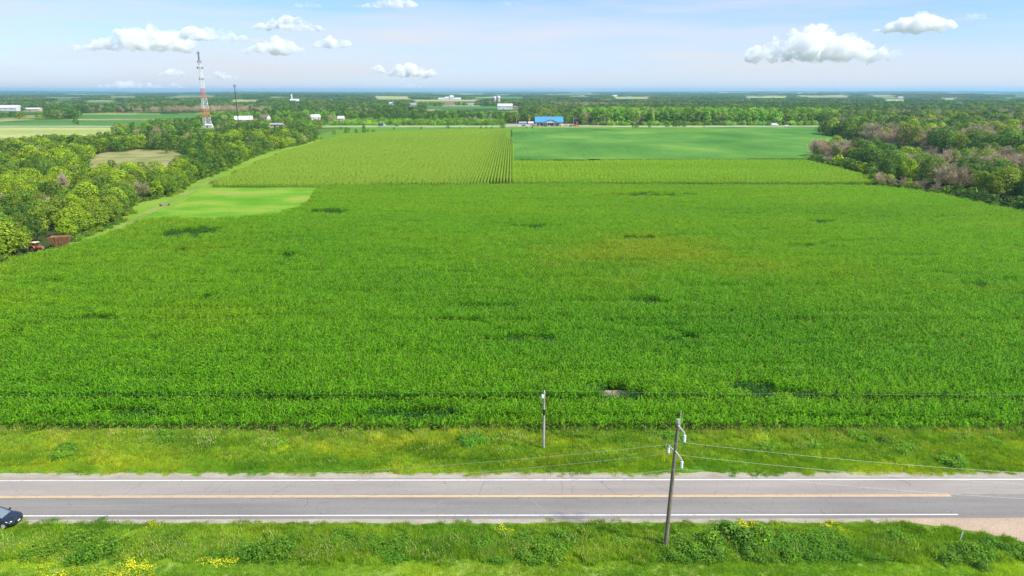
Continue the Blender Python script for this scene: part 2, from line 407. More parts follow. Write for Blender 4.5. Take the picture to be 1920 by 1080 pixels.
# ------------------------------------------------------------------ corn
def corn_patch(seed, nx, ny, dx, dy, mats, lscale=1.0, ht=2.3, nleaf=9, dry=False, tass=.38, wid=.10):
    """a block of corn plants in rows along x; every leaf is its own arched blade"""
    r = np.random.default_rng(seed); V = []; F = []; T = []; MI = []
    for iy in range(ny):
        for ix in range(nx):
            x = (ix+.5)*dx-nx*dx/2+r.normal(0, .05); y = (iy+.5)*dy-ny*dy/2+r.normal(0, .05)
            cl = .5+.5*math.sin(x*4.1+seed*1.7+math.sin(y*2.3+seed)*1.5)*math.sin(y*2.9+x*1.3+seed*.9); h = ht*(.82+.16*cl)*r.uniform(.9, 1.08); pt = min(.85, .55*cl**1.3+r.uniform(-.1, .45)); lean = r.normal(0, .07, 2); az0 = r.uniform(0, 6.28)
            if r.random() < .07: continue
            for k in range(nleaf):
                f = (k+.6)/nleaf; hz = h*(.10+.78*f); az = az0+(k % 2)*math.pi+r.normal(0, .5)
                ln = lscale*(.55+.45*math.sin(math.pi*min(1, f*.9+.15)))*r.uniform(.75, 1.15); w = wid*r.uniform(.8, 1.2)*lscale
                up = r.uniform(.30, .62) if f > .55 else r.uniform(.12, .4)
                ca, sa = math.cos(az), math.sin(az); bx = x+lean[0]*f; by = y+lean[1]*f; tw = r.normal(0, .35)
                nx_, ny_ = -sa, ca
                pts = [(0, 0, .35), (.42*ln, up*ln, 1.0), (.86*ln, up*ln*r.uniform(-.1, 1.0), .0)]
                b = len(V)
                for j, (dr, dz, ww) in enumerate(pts):
                    q = w*ww/2+.004; tz = q*tw
                    cx, cy, cz = bx+ca*dr, by+sa*dr, hz+dz
                    V.append((cx-nx_*q, cy-ny_*q, cz-tz)); V.append((cx+nx_*q, cy+ny_*q, cz+tz))
                F += [(b, b+1, b+3, b+2), (b+2, b+3, b+5, b+4)]
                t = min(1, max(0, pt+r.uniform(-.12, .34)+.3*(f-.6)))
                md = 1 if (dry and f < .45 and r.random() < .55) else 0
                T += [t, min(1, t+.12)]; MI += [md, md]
            b = len(V); q = .016
            V += [(x-q, y, 0), (x+q, y, 0), (x+q+lean[0], y+lean[1], h), (x-q+lean[0], y+lean[1], h)]; F.append((b, b+1, b+2, b+3)); T.append(.4); MI.append(0)
            if r.random() < tass:
                for k in range(3):
                    az = r.uniform(0, 6.28); sp = r.uniform(.02, .14); b = len(V); cx, cy = x+lean[0], y+lean[1]; q = .022
                    V += [(cx-q, cy, h-.03), (cx+q, cy, h-.03), (cx+q*.6+math.cos(az)*sp, cy+math.sin(az)*sp, h+.30), (cx-q*.6+math.cos(az)*sp, cy+math.sin(az)*sp, h+.30)]
                    F.append((b, b+1, b+2, b+3)); T.append(r.uniform(0, 1)); MI.append(2)
    return mesh_np('corn_patch', V, F, 4, mats, MI, {'tint': T})
ROW = .76; PW, PD = 3.04, ROW*3
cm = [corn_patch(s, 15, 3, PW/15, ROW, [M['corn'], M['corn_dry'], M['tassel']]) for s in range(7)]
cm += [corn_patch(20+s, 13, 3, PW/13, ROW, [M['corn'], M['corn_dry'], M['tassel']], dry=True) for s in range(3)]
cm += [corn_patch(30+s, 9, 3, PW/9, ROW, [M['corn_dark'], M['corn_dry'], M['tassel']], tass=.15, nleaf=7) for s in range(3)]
cc = source_collection('corn_patches', cm)
DARK = [(1160, 722, 92, 30), (990, 420, 80, 7), (975, 625, 150, 14), (1830, 530, 50, 8), (1222, 560, 70, 10), (540, 473, 55, 7), (195, 591, 70, 9), (388, 553, 34, 9), (355, 432, 120, 20), (1275, 624, 80, 13),
        (1535, 456, 90, 7), (1470, 722, 170, 14), (345, 464, 40, 5), (1195, 441, 60, 5), (105, 520, 60, 8), (900, 567, 180, 5), (620, 393, 90, 8), (1220, 362, 160, 7), (760, 765, 200, 12), (1090, 790, 300, 7), (40, 610, 60, 7), (1540, 412, 60, 5), (230, 760, 200, 6)]
def make_corn():
    r = np.random.default_rng(5)
    nxp = int(330/PW); ys = []; y = 79.8; k = 0
    while y < 352:
        if y > 84.6 and not ys_gap.get('a'): y += 1.5; ys_gap['a'] = 1
        if y > 118 and not ys_gap.get('b'): y += .9; ys_gap['b'] = 1
        ys.append(y); y += PD; k += 1
    P = []; I = []; SC = []; RT = []
    dk = [(*G(a, b, 2.1), abs(G(a+c/2, b, 2.1)[0]-G(a-c/2, b, 2.1)[0])/2, abs(G(a, b-d/2, 2.1)[1]-G(a, b+d/2, 2.1)[1])/2+1.0) for a, b, c, d in DARK]
    soilspot = G(1155, 737)
    for j, y in enumerate(ys):
        x = -131+(j % 4)*.7+np.arange(nxp)*PW; x = x[inside(CORN, x, np.full(x.shape, y))]
        vis = np.abs(x) < .82*(y+14)+14; x = x[vis]
        for xx in x:
            if abs(xx-soilspot[0]) < 2.4 and abs(y-soilspot[1]) < 1.5: continue
            hs = 1.0+.07*float(sn(xx, y, .03, 1))+.05*float(sn(xx, y, .15, 3))
            i = int(r.integers(0, 7)); sx = 1.0
            for (cx, cy, rx, ry) in dk:
                q = ((xx-cx)/rx)**2+((y-cy)/ry)**2
                if q < .85+.75*float(sn(xx, y*1.6, .38, cx)):
                    i = 10+int(r.integers(0, 3)) if r.random() < .8 else i; hs *= (.52+.3*min(1, q))*r.uniform(.85, 1.12); break
            if j == 0: i = 7+int(r.integers(0, 3)); hs *= .86
            st = float(sn(xx*.10, y, .55, 7))           # short-statured streaks along the rows
            if st > .62: hs *= .86
            # thinned wheel gap along the lower third
            P.append((xx, y, -.05)); I.append(i); SC.append((sx, 1, hs*r.uniform(.95, 1.05))); RT.append(math.pi if r.random() < .5 else 0)
    n = len(P); A = np.array(P); X, Y = A[:, 0], A[:, 1]; col = np.ones((n, 3))
    def ripen(w, c):
        nonlocal col
        w = np.clip(w, 0, 1)[:, None]; col = col*(1-w)+col*np.array([c])*w
    rr = np.random.default_rng(3)
    ripen(np.clip((-X-55-.12*Y)/55, 0, 1)*np.clip(.7+.5*sn(X, Y, .08, 4), 0, 1), (1.75, 1.12, 1.3))
    ripen(np.clip((Y-105)/190, 0, 1), (1.5, 1.22, .9))
    gx0, gy0 = G(1200, 482); ripen(1.25-np.hypot((X-gx0)/26, (Y-gy0)/26)+.35*sn(X, Y, .12, 6), (1.65, .95, 1.3))
    ripen(.45*sn(X, Y*2.2, .022, 9)+.1, (.66, .86, 1.1)); ripen(.5*sn(X*.5, Y*2, .06, 12), (1.3, 1.08, 1.0)); col *= rr.uniform(.9, 1.1, (n, 1))
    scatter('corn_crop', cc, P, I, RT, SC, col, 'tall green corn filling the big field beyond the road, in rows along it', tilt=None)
ys_gap = {}
make_corn()
sheet('bare_patch', [(G(1155, 737)[0]-2.6, 90.0), (G(1155, 737)[0]-.5, 89.6), (G(1155, 737)[0]+2.5, 89.8), (G(1155, 737)[0]+2.1, 91.6), (G(1155, 737)[0]-2.2, 91.8)], M['bare_soil'], -.03, jitter=.1, step=.4)

# far corn: rows away from the camera, doubled row spacing and bigger leaves for its distance
FW = 6.0
f2 = [corn_patch(60+s, 16, 4, FW/16, FW/4, [M['corn_far'], M['corn_dry'], M['tassel']], lscale=.74, nleaf=11, tass=.5, wid=.26) for s in range(5)]
c2 = source_collection('far_corn_patches', f2)
f3 = [corn_patch(80+s, 16, 3, FW/16, FW/3, [M['corn_light'], M['corn_dry'], M['tassel']], lscale=.70, nleaf=12, tass=.4, wid=.26) for s in range(4)]
c3 = source_collection('light_corn_patches', f3)
FARC = GP([(394, 344), (404, 334), (440, 318), (520, 286), (598, 262), (640, 252), (720, 245.5), (850, 242), (953, 240.5), (978, 337), (600, 342)], 2.3)
LIGHTC = GP([(951, 298.0), (1200, 297.2), (1515, 296), (1550, 305), (1610, 318), (1645, 328), (1640, 339.5), (1300, 338.5), (950, 338)], 2.3)
def field_fill(name, coll, nvar, poly, w, rot, label, gap=0, seed=1, curve=None):
    r = np.random.default_rng(seed); xs = [p[0] for p in poly]; ys = [p[1] for p in poly]
    gx, gy = np.meshgrid(np.arange(min(xs), max(xs), w), np.arange(min(ys), max(ys), w)); gx = gx.ravel(); gy = gy.ravel()
    k = inside(poly, gx, gy); gx = gx[k]; gy = gy[k]; n = len(gx)
    s = np.ones((n, 3)); s[:, 2] = 1+.06*sn(gx, gy, .02, seed)+r.normal(0, .03, n)
    # wheel tracks: sprayer passes leave lower plants
    rt = np.full(n, rot)+r.integers(0, 2, n)*math.pi
    if curve is not None: rt = rt+curve(gx, gy)
    P = np.stack([gx, gy, terr(gx, gy)-.05], -1)
    return scatter(name, coll, P, r.integers(0, nvar, n), rt, s, np.ones((n, 3)), label)
field_fill('ripening_corn_crop', c2, 5, FARC, FW, math.pi/2, 'yellow-green corn in rows running away beyond the main cornfield', seed=3)
field_fill('light_corn_crop', c3, 4, LIGHTC, FW, 0, 'bright yellow-green strip of corn below the dark soybean field', seed=4, curve=lambda x, y: -np.clip((x-150)/60, 0, 1)*.9)

# soybeans: a closed low canopy with soft swells
def soy():
    poly = GP([(948.5, 242), (1150, 239.5), (1400, 238), (1543, 237.5), (1548, 253), (1592, 261), (1645, 271.5), (1600, 276), (1535, 278), (1522, 297.3), (1250, 298.3), (962, 299)], .9)
    xs = np.arange(0, 400, 1.6); ys = np.arange(425, 870, 3.2); X, Y = np.meshgrid(xs, ys)
    r = np.random.default_rng(2)
    swell = 1.4*sn(X, Y, .012, 2)+.5*sn(X, Y, .035, 5)
    Z = .9+swell*np.clip((Y-440)/60, 0, 1)*.8+r.normal(0, .045, X.shape)+.05*np.sin(X/1.6*math.pi)
    V = np.stack([X, Y, Z], -1).reshape(-1, 3); nx = len(xs); F = []
    cxm = (X[:-1, :-1]+X[1:, 1:])/2; cym = (Y[:-1, :-1]+Y[1:, 1:])/2; kk = inside(poly, cxm, cym)
    J, I = np.nonzero(kk); b = J*nx+I; F = np.stack([b, b+1, b+nx+1, b+nx], -1)
    m = mat('soybean_leaf', (.06, .2, .04), .9, .05)
    n1 = noise_node(m, .03, 5, .55, (.5, .35, 1), rot=.2); n2 = noise_node(m, .9, 4, .7, (1, .35, 1))
    c = ramp(m, n1, [(.32, (.055, .17, .022)), (.50, (.090, .225, .032)), (.70, (.165, .31, .045))])
    c = mixc(m, .55, c, ramp(m, n2, [(.3, (.70, .75, .7)), (.7, (1.25, 1.2, 1.2))]), 'MULTIPLY')
    w = noise_node(m, .5, 2, .5, (1, .03, 1)); c = mixc(m, rng(m, w, .60, .70, 0, .45), c, (.55, .62, .6), 'MULTIPLY')
    setcol(m, c)
    me = mesh_np('soybean_crop', V, F, 4, [m], smooth=False)
    o = link(bpy.data.objects.new('soybean_crop', me)); tag(o, 'smooth blue-green soybean field beyond the bright corn strip', kind='stuff')
soy()

# ------------------------------------------------------------------ meadow, lane, clearings, left fields
sheet('field_track', GP([(-60, 492), (0, 492), (60, 474), (133, 451), (213, 421), (247, 384), (320, 366), (360, 341), (393, 330), (460, 300), (520, 282), (596, 259)]) + GP([(600, 264), (520, 291), (440, 322), (402, 340), (395, 352), (340, 384), (300, 408), (200, 445), (120, 472), (0, 505), (-60, 520)]), M['lane'], -.02, jitter=.8, step=6)
sheet('meadow', GP([(395, 349), (600, 345), (603, 360), (596, 378), (570, 392), (525, 402), (450, 411), (380, 414), (300, 412), (262, 419), (290, 400), (330, 385), (360, 365)]), M['meadow'], -.008, jitter=1.6, step=4)
def track(px, w, off):
    pts = [Vector(G(a, b)) for a, b in px]; mb = MB(); m = M['dry']
    out = []
    for i in range(len(pts)-1):
        for q in range(8):
            out.append(pts[i].lerp(pts[i+1], q/8))
    vs = []
    for i in range(len(out)-1):
        d = (out[i+1]-out[i]).normalized(); n = Vector((-d.y, d.x)); ww = w*(1+.4*float(sn(out[i].x, out[i].y, .3)))
        vs += [(*(out[i]+n*(off-ww/2)), .0), (*(out[i]+n*(off+ww/2)), .0)]
    k = len(vs)//2; mb.add(vs, [(2*i, 2*i+2, 2*i+3, 2*i+1) for i in range(k-1)], m)
    o = mb.build('wheel_track'); tag(o, kind='structure')
TRK = [(-20, 500), (60, 478), (140, 458), (215, 434), (265, 405), (330, 373), (380, 345), (420, 322)]
track(TRK, .7, -.9); track(TRK, .7, .9)
sheet('dry_clearing', GP([(165, 338), (140, 312), (185, 287), (265, 279), (345, 282), (356, 310), (325, 338)]), M['dry'], .0, jitter=2, step=8)
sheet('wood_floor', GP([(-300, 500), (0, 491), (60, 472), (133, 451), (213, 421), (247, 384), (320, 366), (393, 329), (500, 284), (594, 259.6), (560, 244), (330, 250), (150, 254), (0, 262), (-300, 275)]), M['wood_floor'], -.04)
M['pale_field'] = gm('pale_hay_field', [(.3, (.24, .32, .07)), (.5, (.34, .38, .11)), (.75, (.46, .45, .19))], .008, (.4, 1.5, 1), .0, .2)
M['green_field'] = gm('green_far_field', [(.3, (.05, .17, .03)), (.6, (.09, .22, .04)), (.8, (.16, .27, .06))], .006, (.4, 1.5, 1), .0, .2)
M['tan_field'] = gm('tan_far_field', [(.3, (.26, .25, .10)), (.7, (.40, .36, .17))], .006, (.4, 1.5, 1), .0, .2)
sheet('pale_field', GP([(-250, 268), (0, 260), (150, 256), (330, 251), (345, 240), (0, 239), (-250, 239)]), M['pale_field'], .0)
sheet('green_field', GP([(-50, 235), (330, 235), (365, 226), (300, 225.5), (130, 226.5), (-20, 229)]), M['green_field'], .0)
sheet('tan_field', GP([(120, 225.2), (280, 224.0), (360, 225), (300, 223.2), (150, 223)]), M['tan_field'], .0)
sheet('green_field', GP([(140, 222), (360, 222.5), (372, 215.5), (150, 215)]), M['green_field'], .0)
sheet('tan_field', GP([(220, 234.9), (330, 234.6), (340, 232), (215, 233)]), M['tan_field'], .02)
sheet('green_field', GP([(1690, 290), (1788, 290), (1800, 314), (1700, 318)]), M['green_field'], .0)
sheet('green_field', GP([(1560, 312), (1700, 298), (1640, 285)]), M['green_field'], .0)
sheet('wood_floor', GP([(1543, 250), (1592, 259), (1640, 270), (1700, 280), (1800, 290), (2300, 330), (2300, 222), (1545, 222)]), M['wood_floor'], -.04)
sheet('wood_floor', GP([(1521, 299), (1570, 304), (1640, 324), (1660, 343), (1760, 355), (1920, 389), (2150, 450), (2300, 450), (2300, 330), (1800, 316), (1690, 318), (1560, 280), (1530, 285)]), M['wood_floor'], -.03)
# the highway and its verge
sheet('verge_highway', [(-900, 832), (700, 830), (700, 856), (-900, 858)], M['meadow'], -.02)
sheet('highway', [(-1200, 864), (230, 860), (700, 872), (700, 880), (220, 877), (-1200, 880)], M['far_road'], .0)
sheet('gravel_yard', [(0, 859), (20, 856), (120, 858), (128, 880), (104, 935), (-4, 935), (-12, 900)], M['gravel'], .03)
sheet('roadside_grass', [(100, 879), (700, 882), (700, 905), (100, 900)], M['meadow'], .02)
sheet('roadside_grass', [(-240, 882), (-12, 882), (-12, 905), (-240, 910)], M['meadow'], .02)
FARFIELDS = [  # px quad (x0, x1, y_top, y_bottom), material
    (800, 968, 199.5, 205, 'green_field'), (830, 900, 198.5, 200.5, 'tan_field'), (700, 770, 181, 186.5, 'pale_field'), (770, 905, 187, 190.5, 'pale_field'), (905, 985, 181.5, 184.5, 'green_field'),
    (1150, 1222, 181.5, 185, 'pale_field'), (1060, 1110, 178.5, 181, 'pale_field'), (1395, 1480, 181, 183.2, 'pale_field'), (1650, 1705, 184.5, 188.5, 'pale_field'), (1760, 1800, 184, 186, 'tan_field'),
    (430, 492, 187.5, 190, 'pale_field'), (1440, 1470, 179.5, 181, 'tan_field'), (200, 260, 181, 182.5, 'pale_field'), (940, 968, 203, 208, 'green_field'), (500, 545, 181, 182.5, 'green_field'), (1900, 2000, 180, 182, 'pale_field'), (1560, 1600, 177.5, 178.6, 'pale_field')]
_rf = random.Random(77)
for _k in range(46):
    _y = 173.6+24*_rf.random()**1.5; _w = _rf.uniform(18, 110)*(1.25-(_y-173)/40); _x = _rf.uniform(-60, 1960); _h = _rf.uniform(.25, .6)+(_y-173)*.075
    if 430 < _x < 1545 and _y > 186: continue
    FARFIELDS.append((_x, _x+_w, _y-_h, _y+.2, _rf.choice(['pale_field', 'green_field', 'green_field', 'tan_field'])))
WIN = []      # sight lines over lower ground: (px0, px1, py_top, py_bottom, far distance)
for (a, b, c, d, mm) in FARFIELDS:
    P = [G(a, d), G(b, d), G(b, c), G(a, c)]
    V = []; F = []; K = 8
    for i in range(K+1):
        for j in range(K+1):
            s, t = j/K, i/K
            x = (P[0][0]*(1-s)+P[1][0]*s)*(1-t)+(P[3][0]*(1-s)+P[2][0]*s)*t; y = P[0][1]*(1-t)+P[2][1]*t
            V.append((x, y, float(terr(x, y))+.6))
    for i in range(K):
        for j in range(K): q = i*(K+1)+j; F.append((q, q+1, q+K+2, q+K+1))
    me = mesh_np('distant_field', V, F, 4, [M[mm]]); tag(link(bpy.data.objects.new('distant_field', me)), kind='structure')
    WIN.append((a, b, c+.3, d-.4, P[2][1]))
# ------------------------------------------------------------------ trees
def crown(seed, H=10.0, Rr=4.2, z0=.12, nl=11, nq=1700, leaf=.5, name='crown', flat=1.0):
    r = np.random.default_rng(seed); lobes = []
    for k in range(nl):
        t = (k+.5)/nl; z = H*(z0+.12+(.88-z0-.18)*t); rr = Rr*math.sin(math.pi*min(.95, .28+.62*t))**.8
        a = k*2.4+r.uniform(-.4, .4); off = rr*r.uniform(.35, .62)
        lobes.append((off*math.cos(a), off*math.sin(a), z, Rr*r.uniform(.36, .56)))
    lobes.append((0, 0, H*.80, Rr*.48)); lobes.append((0, 0, H*.5, Rr*.62))
    lobes = np.array(lobes); top = (lobes[:, 2]+lobes[:, 3]).max(); lobes[:, 2] *= (H/top)
    P = []; Nn = []; T = []
    ltint = r.uniform(0, .42, len(lobes)); wts = lobes[:, 3]**2; wts /= wts.sum()
    while len(P) < nq:
        k = r.choice(len(lobes), p=wts); d = r.normal(0, 1, 3); d /= np.linalg.norm(d)
        if d[2] < -.55: continue
        c = lobes[k, :3]; p = c+d*lobes[k, 3]*r.uniform(.78, 1.08)*np.array([1, 1, .85*flat])
        o = np.linalg.norm((lobes[:, :3]-p), axis=1) < lobes[:, 3]*.72; o[k] = False
        if o.any() or p[2] < H*.03: continue
        # clumps: skip points in noise holes so that the outline is uneven
        q = math.sin(p[0]*1.9+seed)*math.sin(p[1]*2.1+seed*2)*math.sin(p[2]*1.7)
        if q > .35 and r.random() < .75: continue
        nrm = d+r.normal(0, .55, 3)+np.array([0, 0, .25]); nrm /= np.linalg.norm(nrm)
        P.append(p); Nn.append(nrm); T.append(min(1, max(0, ltint[k]+.2+.25*q+r.uniform(-.15, .4))))
    P = np.array(P); Nn = np.array(Nn); n = len(P)
    t = r.normal(0, 1, (n, 3)); u = np.cross(Nn, t); u /= np.linalg.norm(u, axis=1)[:, None]; v = np.cross(Nn, u)
    s = (leaf*r.uniform(.55, 1.25, n)/2)[:, None]; asp = r.uniform(.5, .9, n)[:, None]
    bend = Nn*s*.35
    V = np.stack([P-u*s, P-v*s*asp-bend, P+u*s, P+v*s*asp-bend], 1).reshape(-1, 3)
    F = np.arange(n*4).reshape(-1, 4)
    return mesh_np(name, V, F, 4, [M['leaf']], None, {'tint': T})
def trunk_mesh(seed, H=10.0, r0=.22):
    rnd = random.Random(seed); mb = MB()
    top = (rnd.uniform(-.4, .4), rnd.uniform(-.4, .4), H*.72)
    mid = (top[0]*.4+rnd.uniform(-.15, .15), top[1]*.4, H*.35)
    mb.tube([(0, 0, -.2), (0, 0, .3), mid, top], [r0*1.35, r0, r0*.7, r0*.2], M['bark'], 7)
    for k in range(6):
        a = k*1.1+rnd.random(); z = H*(.25+.08*k); q = (mid[0]*z/(H*.35), mid[1]*z/(H*.35), z); ln = H*.22
        mb.tube([q, (q[0]+math.cos(a)*ln*.6, q[1]+math.sin(a)*ln*.6, z+ln*.5), (q[0]+math.cos(a)*ln*1.1, q[1]+math.sin(a)*ln*1.1, z+ln*1.2)], [r0*.4, r0*.25, r0*.08], M['bark'], 5)
    o = mb.build('trunk'); me = o.data; bpy.data.objects.remove(o); return me
def twig_crown(seed, H=10.0, Rr=3.6, nq=1500):
    r = np.random.default_rng(seed); V = []; T = []
    heads = []
    for k in range(26):
        a = r.uniform(0, 6.28); el = r.uniform(.1, 1.45); d = np.array([math.cos(a)*math.cos(el), math.sin(a)*math.cos(el), math.sin(el)])
        p0 = np.array([0, 0, H*r.uniform(.15, .4)]); heads.append((p0, p0+d*np.array([Rr, Rr, H*.58])*r.uniform(.7, 1.0)))
    def sliver(a, b, w, t):
        d = b-a; s = np.cross(d, r.normal(0, 1, 3)); s /= (np.linalg.norm(s)+1e-6); s *= w/2
        V.extend([a-s, a+s, b+s*.3, b-s*.3]); T.append(t)
    for p, q in heads:
        sliver(p, q, .16, .3)
        sliver(p, q, .13, .4)
    for k in range(nq):
        p, q = heads[r.integers(0, len(heads))]; f = r.uniform(.25, 1)**.7; a = p+(q-p)*f+r.normal(0, .35, 3)
        d = (q-p)/np.linalg.norm(q-p)+r.normal(0, .55, 3)+np.array([0, 0, .3]); d /= np.linalg.norm(d)
        sliver(a, a+d*r.uniform(.5, 1.5), r.uniform(.05, .11), r.uniform(0, 1))
    F = np.arange(len(V)).reshape(-1, 4)
    return mesh_np('bare_crown', V, F, 4, [M['twig']], None, {'tint': T})
def one_mesh(me_list, name):
    V = []; F = []; MI = []; T = []; mats = []; off = 0
    me = bpy.data.meshes.new(name); bm = bmesh.new(); lay = bm.faces.layers.float.new('tint')
    for src in me_list:
        nb = len(bm.faces); bm.from_mesh(src); bm.faces.ensure_lookup_table(); base = len(mats); mats += list(src.materials)
        for f in bm.faces[nb:]: f.material_index += base
    bm.to_mesh(me); bm.free()
    for m in mats: me.materials.append(m)
    return me
CR = {'round': [crown(s, 10, 4.4, .10, 11, 1700, .52) for s in (1, 2, 3, 4)],
      'tall': [crown(s, 12, 3.6, .08, 12, 1700, .52) for s in (11, 12, 13)],
      'shrub': [crown(s, 4.5, 2.6, .0, 8, 800, .40) for s in (21, 22, 23)],
      'bare': [twig_crown(s) for s in (31, 32, 33)]}
TRK_ME = {'round': [trunk_mesh(s, 10) for s in (1, 2)], 'tall': [trunk_mesh(s, 12) for s in (3, 4)], 'shrub': [trunk_mesh(5, 4.5, .08)], 'bare': [trunk_mesh(6, 10, .2)]}
LODM = [crown(s, 10, 4.4, .08, 10, 620, .85) for s in (41, 42, 43)]+[crown(s, 13, 3.2, .04, 11, 620, .85) for s in (44, 45, 46)]+[crown(s, 5, 3.2, .0, 7, 320, .8) for s in (47, 48)]+[twig_crown(49, 10, 4.0, 700), twig_crown(50, 10, 4.0, 700)]
LODC = source_collection('wood_trees', LODM)
COLS = {'dark green': (.80, .95, .95), 'mid green': (1.25, 1.35, 1.0), 'yellow-green': (2.45, 2.15, .85), 'grey-green': (1.25, 1.35, 1.5), 'deep green': (.72, .98, 1.0), 'olive green': (1.7, 1.45, .95)}

COLS = {k: (v[0]*1.2, v[1]*1.13, v[2]*1.0) for k, v in COLS.items()}
BUILD = []   # (px, py_ground, width px, top py) of buildings, cleared of trees in front
def clear(x, y, h, keep_front=False):
    """False where a plant would stand in or hide an open view"""
    ok = np.ones(len(x), bool); tz = terr(x, y)
    px, pt = proj(x, y, tz+h); _, pb = proj(x, y, tz)
    hw = .35*h*FPX/np.maximum(y, 1)
    for (a, b, c, d, far) in WIN:
        ok &= ~((px+hw > a) & (px-hw < b) & (pt < d) & (pb > c-.1) & (y < far*1.03))
    return ok
def sight(a, b, c, d, far): WIN.append((a, b, c, d, far))

LEFTW = GP([(-300, 512), (-60, 500), (0, 489), (60, 469), (133, 449.5), (213, 419), (247, 382), (320, 365), (360, 339), (393, 328.5), (460, 299), (500, 283), (567, 270), (594, 260)]) + GP([(592, 238), (520, 238), (420, 243), (330, 246), (240, 249), (150, 250.5), (60, 255), (0, 259), (-300, 268)], 9)
HOLE = GP([(170, 337), (150, 312), (190, 288), (265, 281.5), (338, 284), (352, 310), (325, 336)])
RIGHTA = GP([(1543.5, 251.5), (1592, 260), (1636, 269.5), (1689, 276.5), (1760, 288), (1830, 296), (1920, 306), (2250, 345), (2250, 232), (1555, 232)])
RIGHTB = GP([(1523, 297.8), (1570, 303), (1639, 322.5), (1657, 342), (1714, 345), (1757, 353), (1864, 376), (1920, 387), (2100, 431), (2250, 440), (2250, 345), (1920, 306), (1800, 300), (1800, 316), (1690, 316), (1640, 294), (1560, 283), (1530, 286)])
def poisson(poly, s, seed, jit=.42):
    r = np.random.default_rng(seed); xs = [p[0] for p in poly]; ys = [p[1] for p in poly]
    gx, gy = np.meshgrid(np.arange(float(min(xs)), max(xs), s), np.arange(float(min(ys)), max(ys), s)); gx[1::2] += s/2
    gx = gx.ravel()+r.uniform(-jit, jit, gx.size)*s; gy = gy.ravel()+r.uniform(-jit, jit, gy.size)*s
    k = inside(poly, gx, gy); return gx[k], gy[k]
def edge_line(pts, step, seed, off):
    out = []; rnd = random.Random(seed); P = [Vector(G(a, b, 1.8 if pts is REDGE_B else 0)) for a, b in pts]
    for a, b in zip(P, P[1:]):
        n = max(1, int((b-a).length/step))
        for i in range(n):
            p = a.lerp(b, (i+rnd.random()*.7)/n); d = (b-a).normalized(); nn = Vector((-d.y, d.x))*off; out.append((p.x+nn.x, p.y+nn.y))
    return out
LEDGE = [(0, 489), (60, 469), (133, 449.5), (213, 419), (247, 382), (320, 365), (360, 339), (393, 328.5), (460, 299), (500, 283), (567, 270), (594, 260)]
REDGE_A = [(1543.5, 251.5), (1592, 260), (1636, 269.5), (1689, 276.5)]
REDGE_B = [(1523, 297.8), (1570, 303), (1639, 322.5), (1657, 342), (1714, 345), (1757, 353), (1864, 376), (1920, 387), (2000, 407)]
tr = []     # x, y, height, shape, colour, region, edge
rnd = random.Random(11)
def pick_left(x, y):
    n = float(sn(x, y, .035, 1))+.55*rnd.uniform(-1, 1)
    if rnd.random() < .03: return 'bare', 'bare'
    if n > .55: return 'round', 'yellow-green'
    if n > .15: return rnd.choice(['round', 'tall']), rnd.choice(['mid green', 'olive green'])
    if n > -.35: return rnd.choice(['round', 'tall', 'round']), rnd.choice(['dark green', 'mid green', 'mid green'])
    return rnd.choice(['round', 'tall']), rnd.choice(['deep green', 'grey-green', 'dark green'])
def pick_right(x, y):
    n = float(sn(x, y, .03, 5))+.6*rnd.uniform(-1, 1)
    if n > .22: return 'bare', 'bare'
    if n > -.1: return rnd.choice(['round', 'tall']), rnd.choice(['olive green', 'mid green', 'yellow-green'])
    if n > -.55: return rnd.choice(['round', 'round', 'tall']), rnd.choice(['dark green', 'mid green', 'olive green'])
    return 'round', rnd.choice(['deep green', 'dark green'])
x, y = poisson(LEFTW, 7.3, 3); k = ~inside(HOLE, x, y); x, y = x[k], y[k]
for a, b in zip(x, y):
    if a > -137 and 180 < b < 200: continue
    sh, co = pick_left(a, b); h = rnd.uniform(6.5, 11.8)
    if b < 340: h *= .92
    tr.append([a, b, h, sh, co, 'L', 0])
for a, b in edge_line(LEDGE, 4.6, 7, 1.6):
    if 181 < b < 197: a -= 6
    sh, co = pick_left(a, b); tr.append([a, b, rnd.uniform(5.5, 9.5), sh, co, 'L', 1])
x, y = poisson(RIGHTB, 8.2, 5)
for a, b in zip(x, y): sh, co = pick_right(a, b); tr.append([a, b, rnd.uniform(9, 13.5), sh, co, 'RB', 0])
for a, b in edge_line(REDGE_B, 5.2, 9, -1.5):
    sh, co = pick_right(a, b); tr.append([a, b, rnd.uniform(4, 7), rnd.choice(['round', 'shrub']) if sh != 'bare' else 'bare', co, 'RB', 1])
x, y = poisson(RIGHTA, 11.5, 6)
for a, b in zip(x, y): sh, co = pick_right(a, b); tr.append([a, b, rnd.uniform(13, 20), sh, co, 'RA', 0])
for a, b in edge_line(REDGE_A, 6, 10, -1.5):
    sh, co = pick_right(a, b); tr.append([a, b, rnd.uniform(9, 15), sh, co, 'RA', 1])
for (a, b, h, sh, co) in [(1653, 343, 5.0, 'shrub', 'mid green'), (1668, 343.5, 4.5, 'shrub', 'yellow-green'), (1701, 347.5, 3.6, 'shrub', 'yellow-green'), (1528, 299, 9, 'tall', 'dark green')]:
    q = G(a, b); tr.append([q[0], q[1], h, sh, co, 'RB', 2])
q = G(312, 287.5); tr.append([q[0], q[1], 9.5, 'round', 'dark green', 'L', 3])

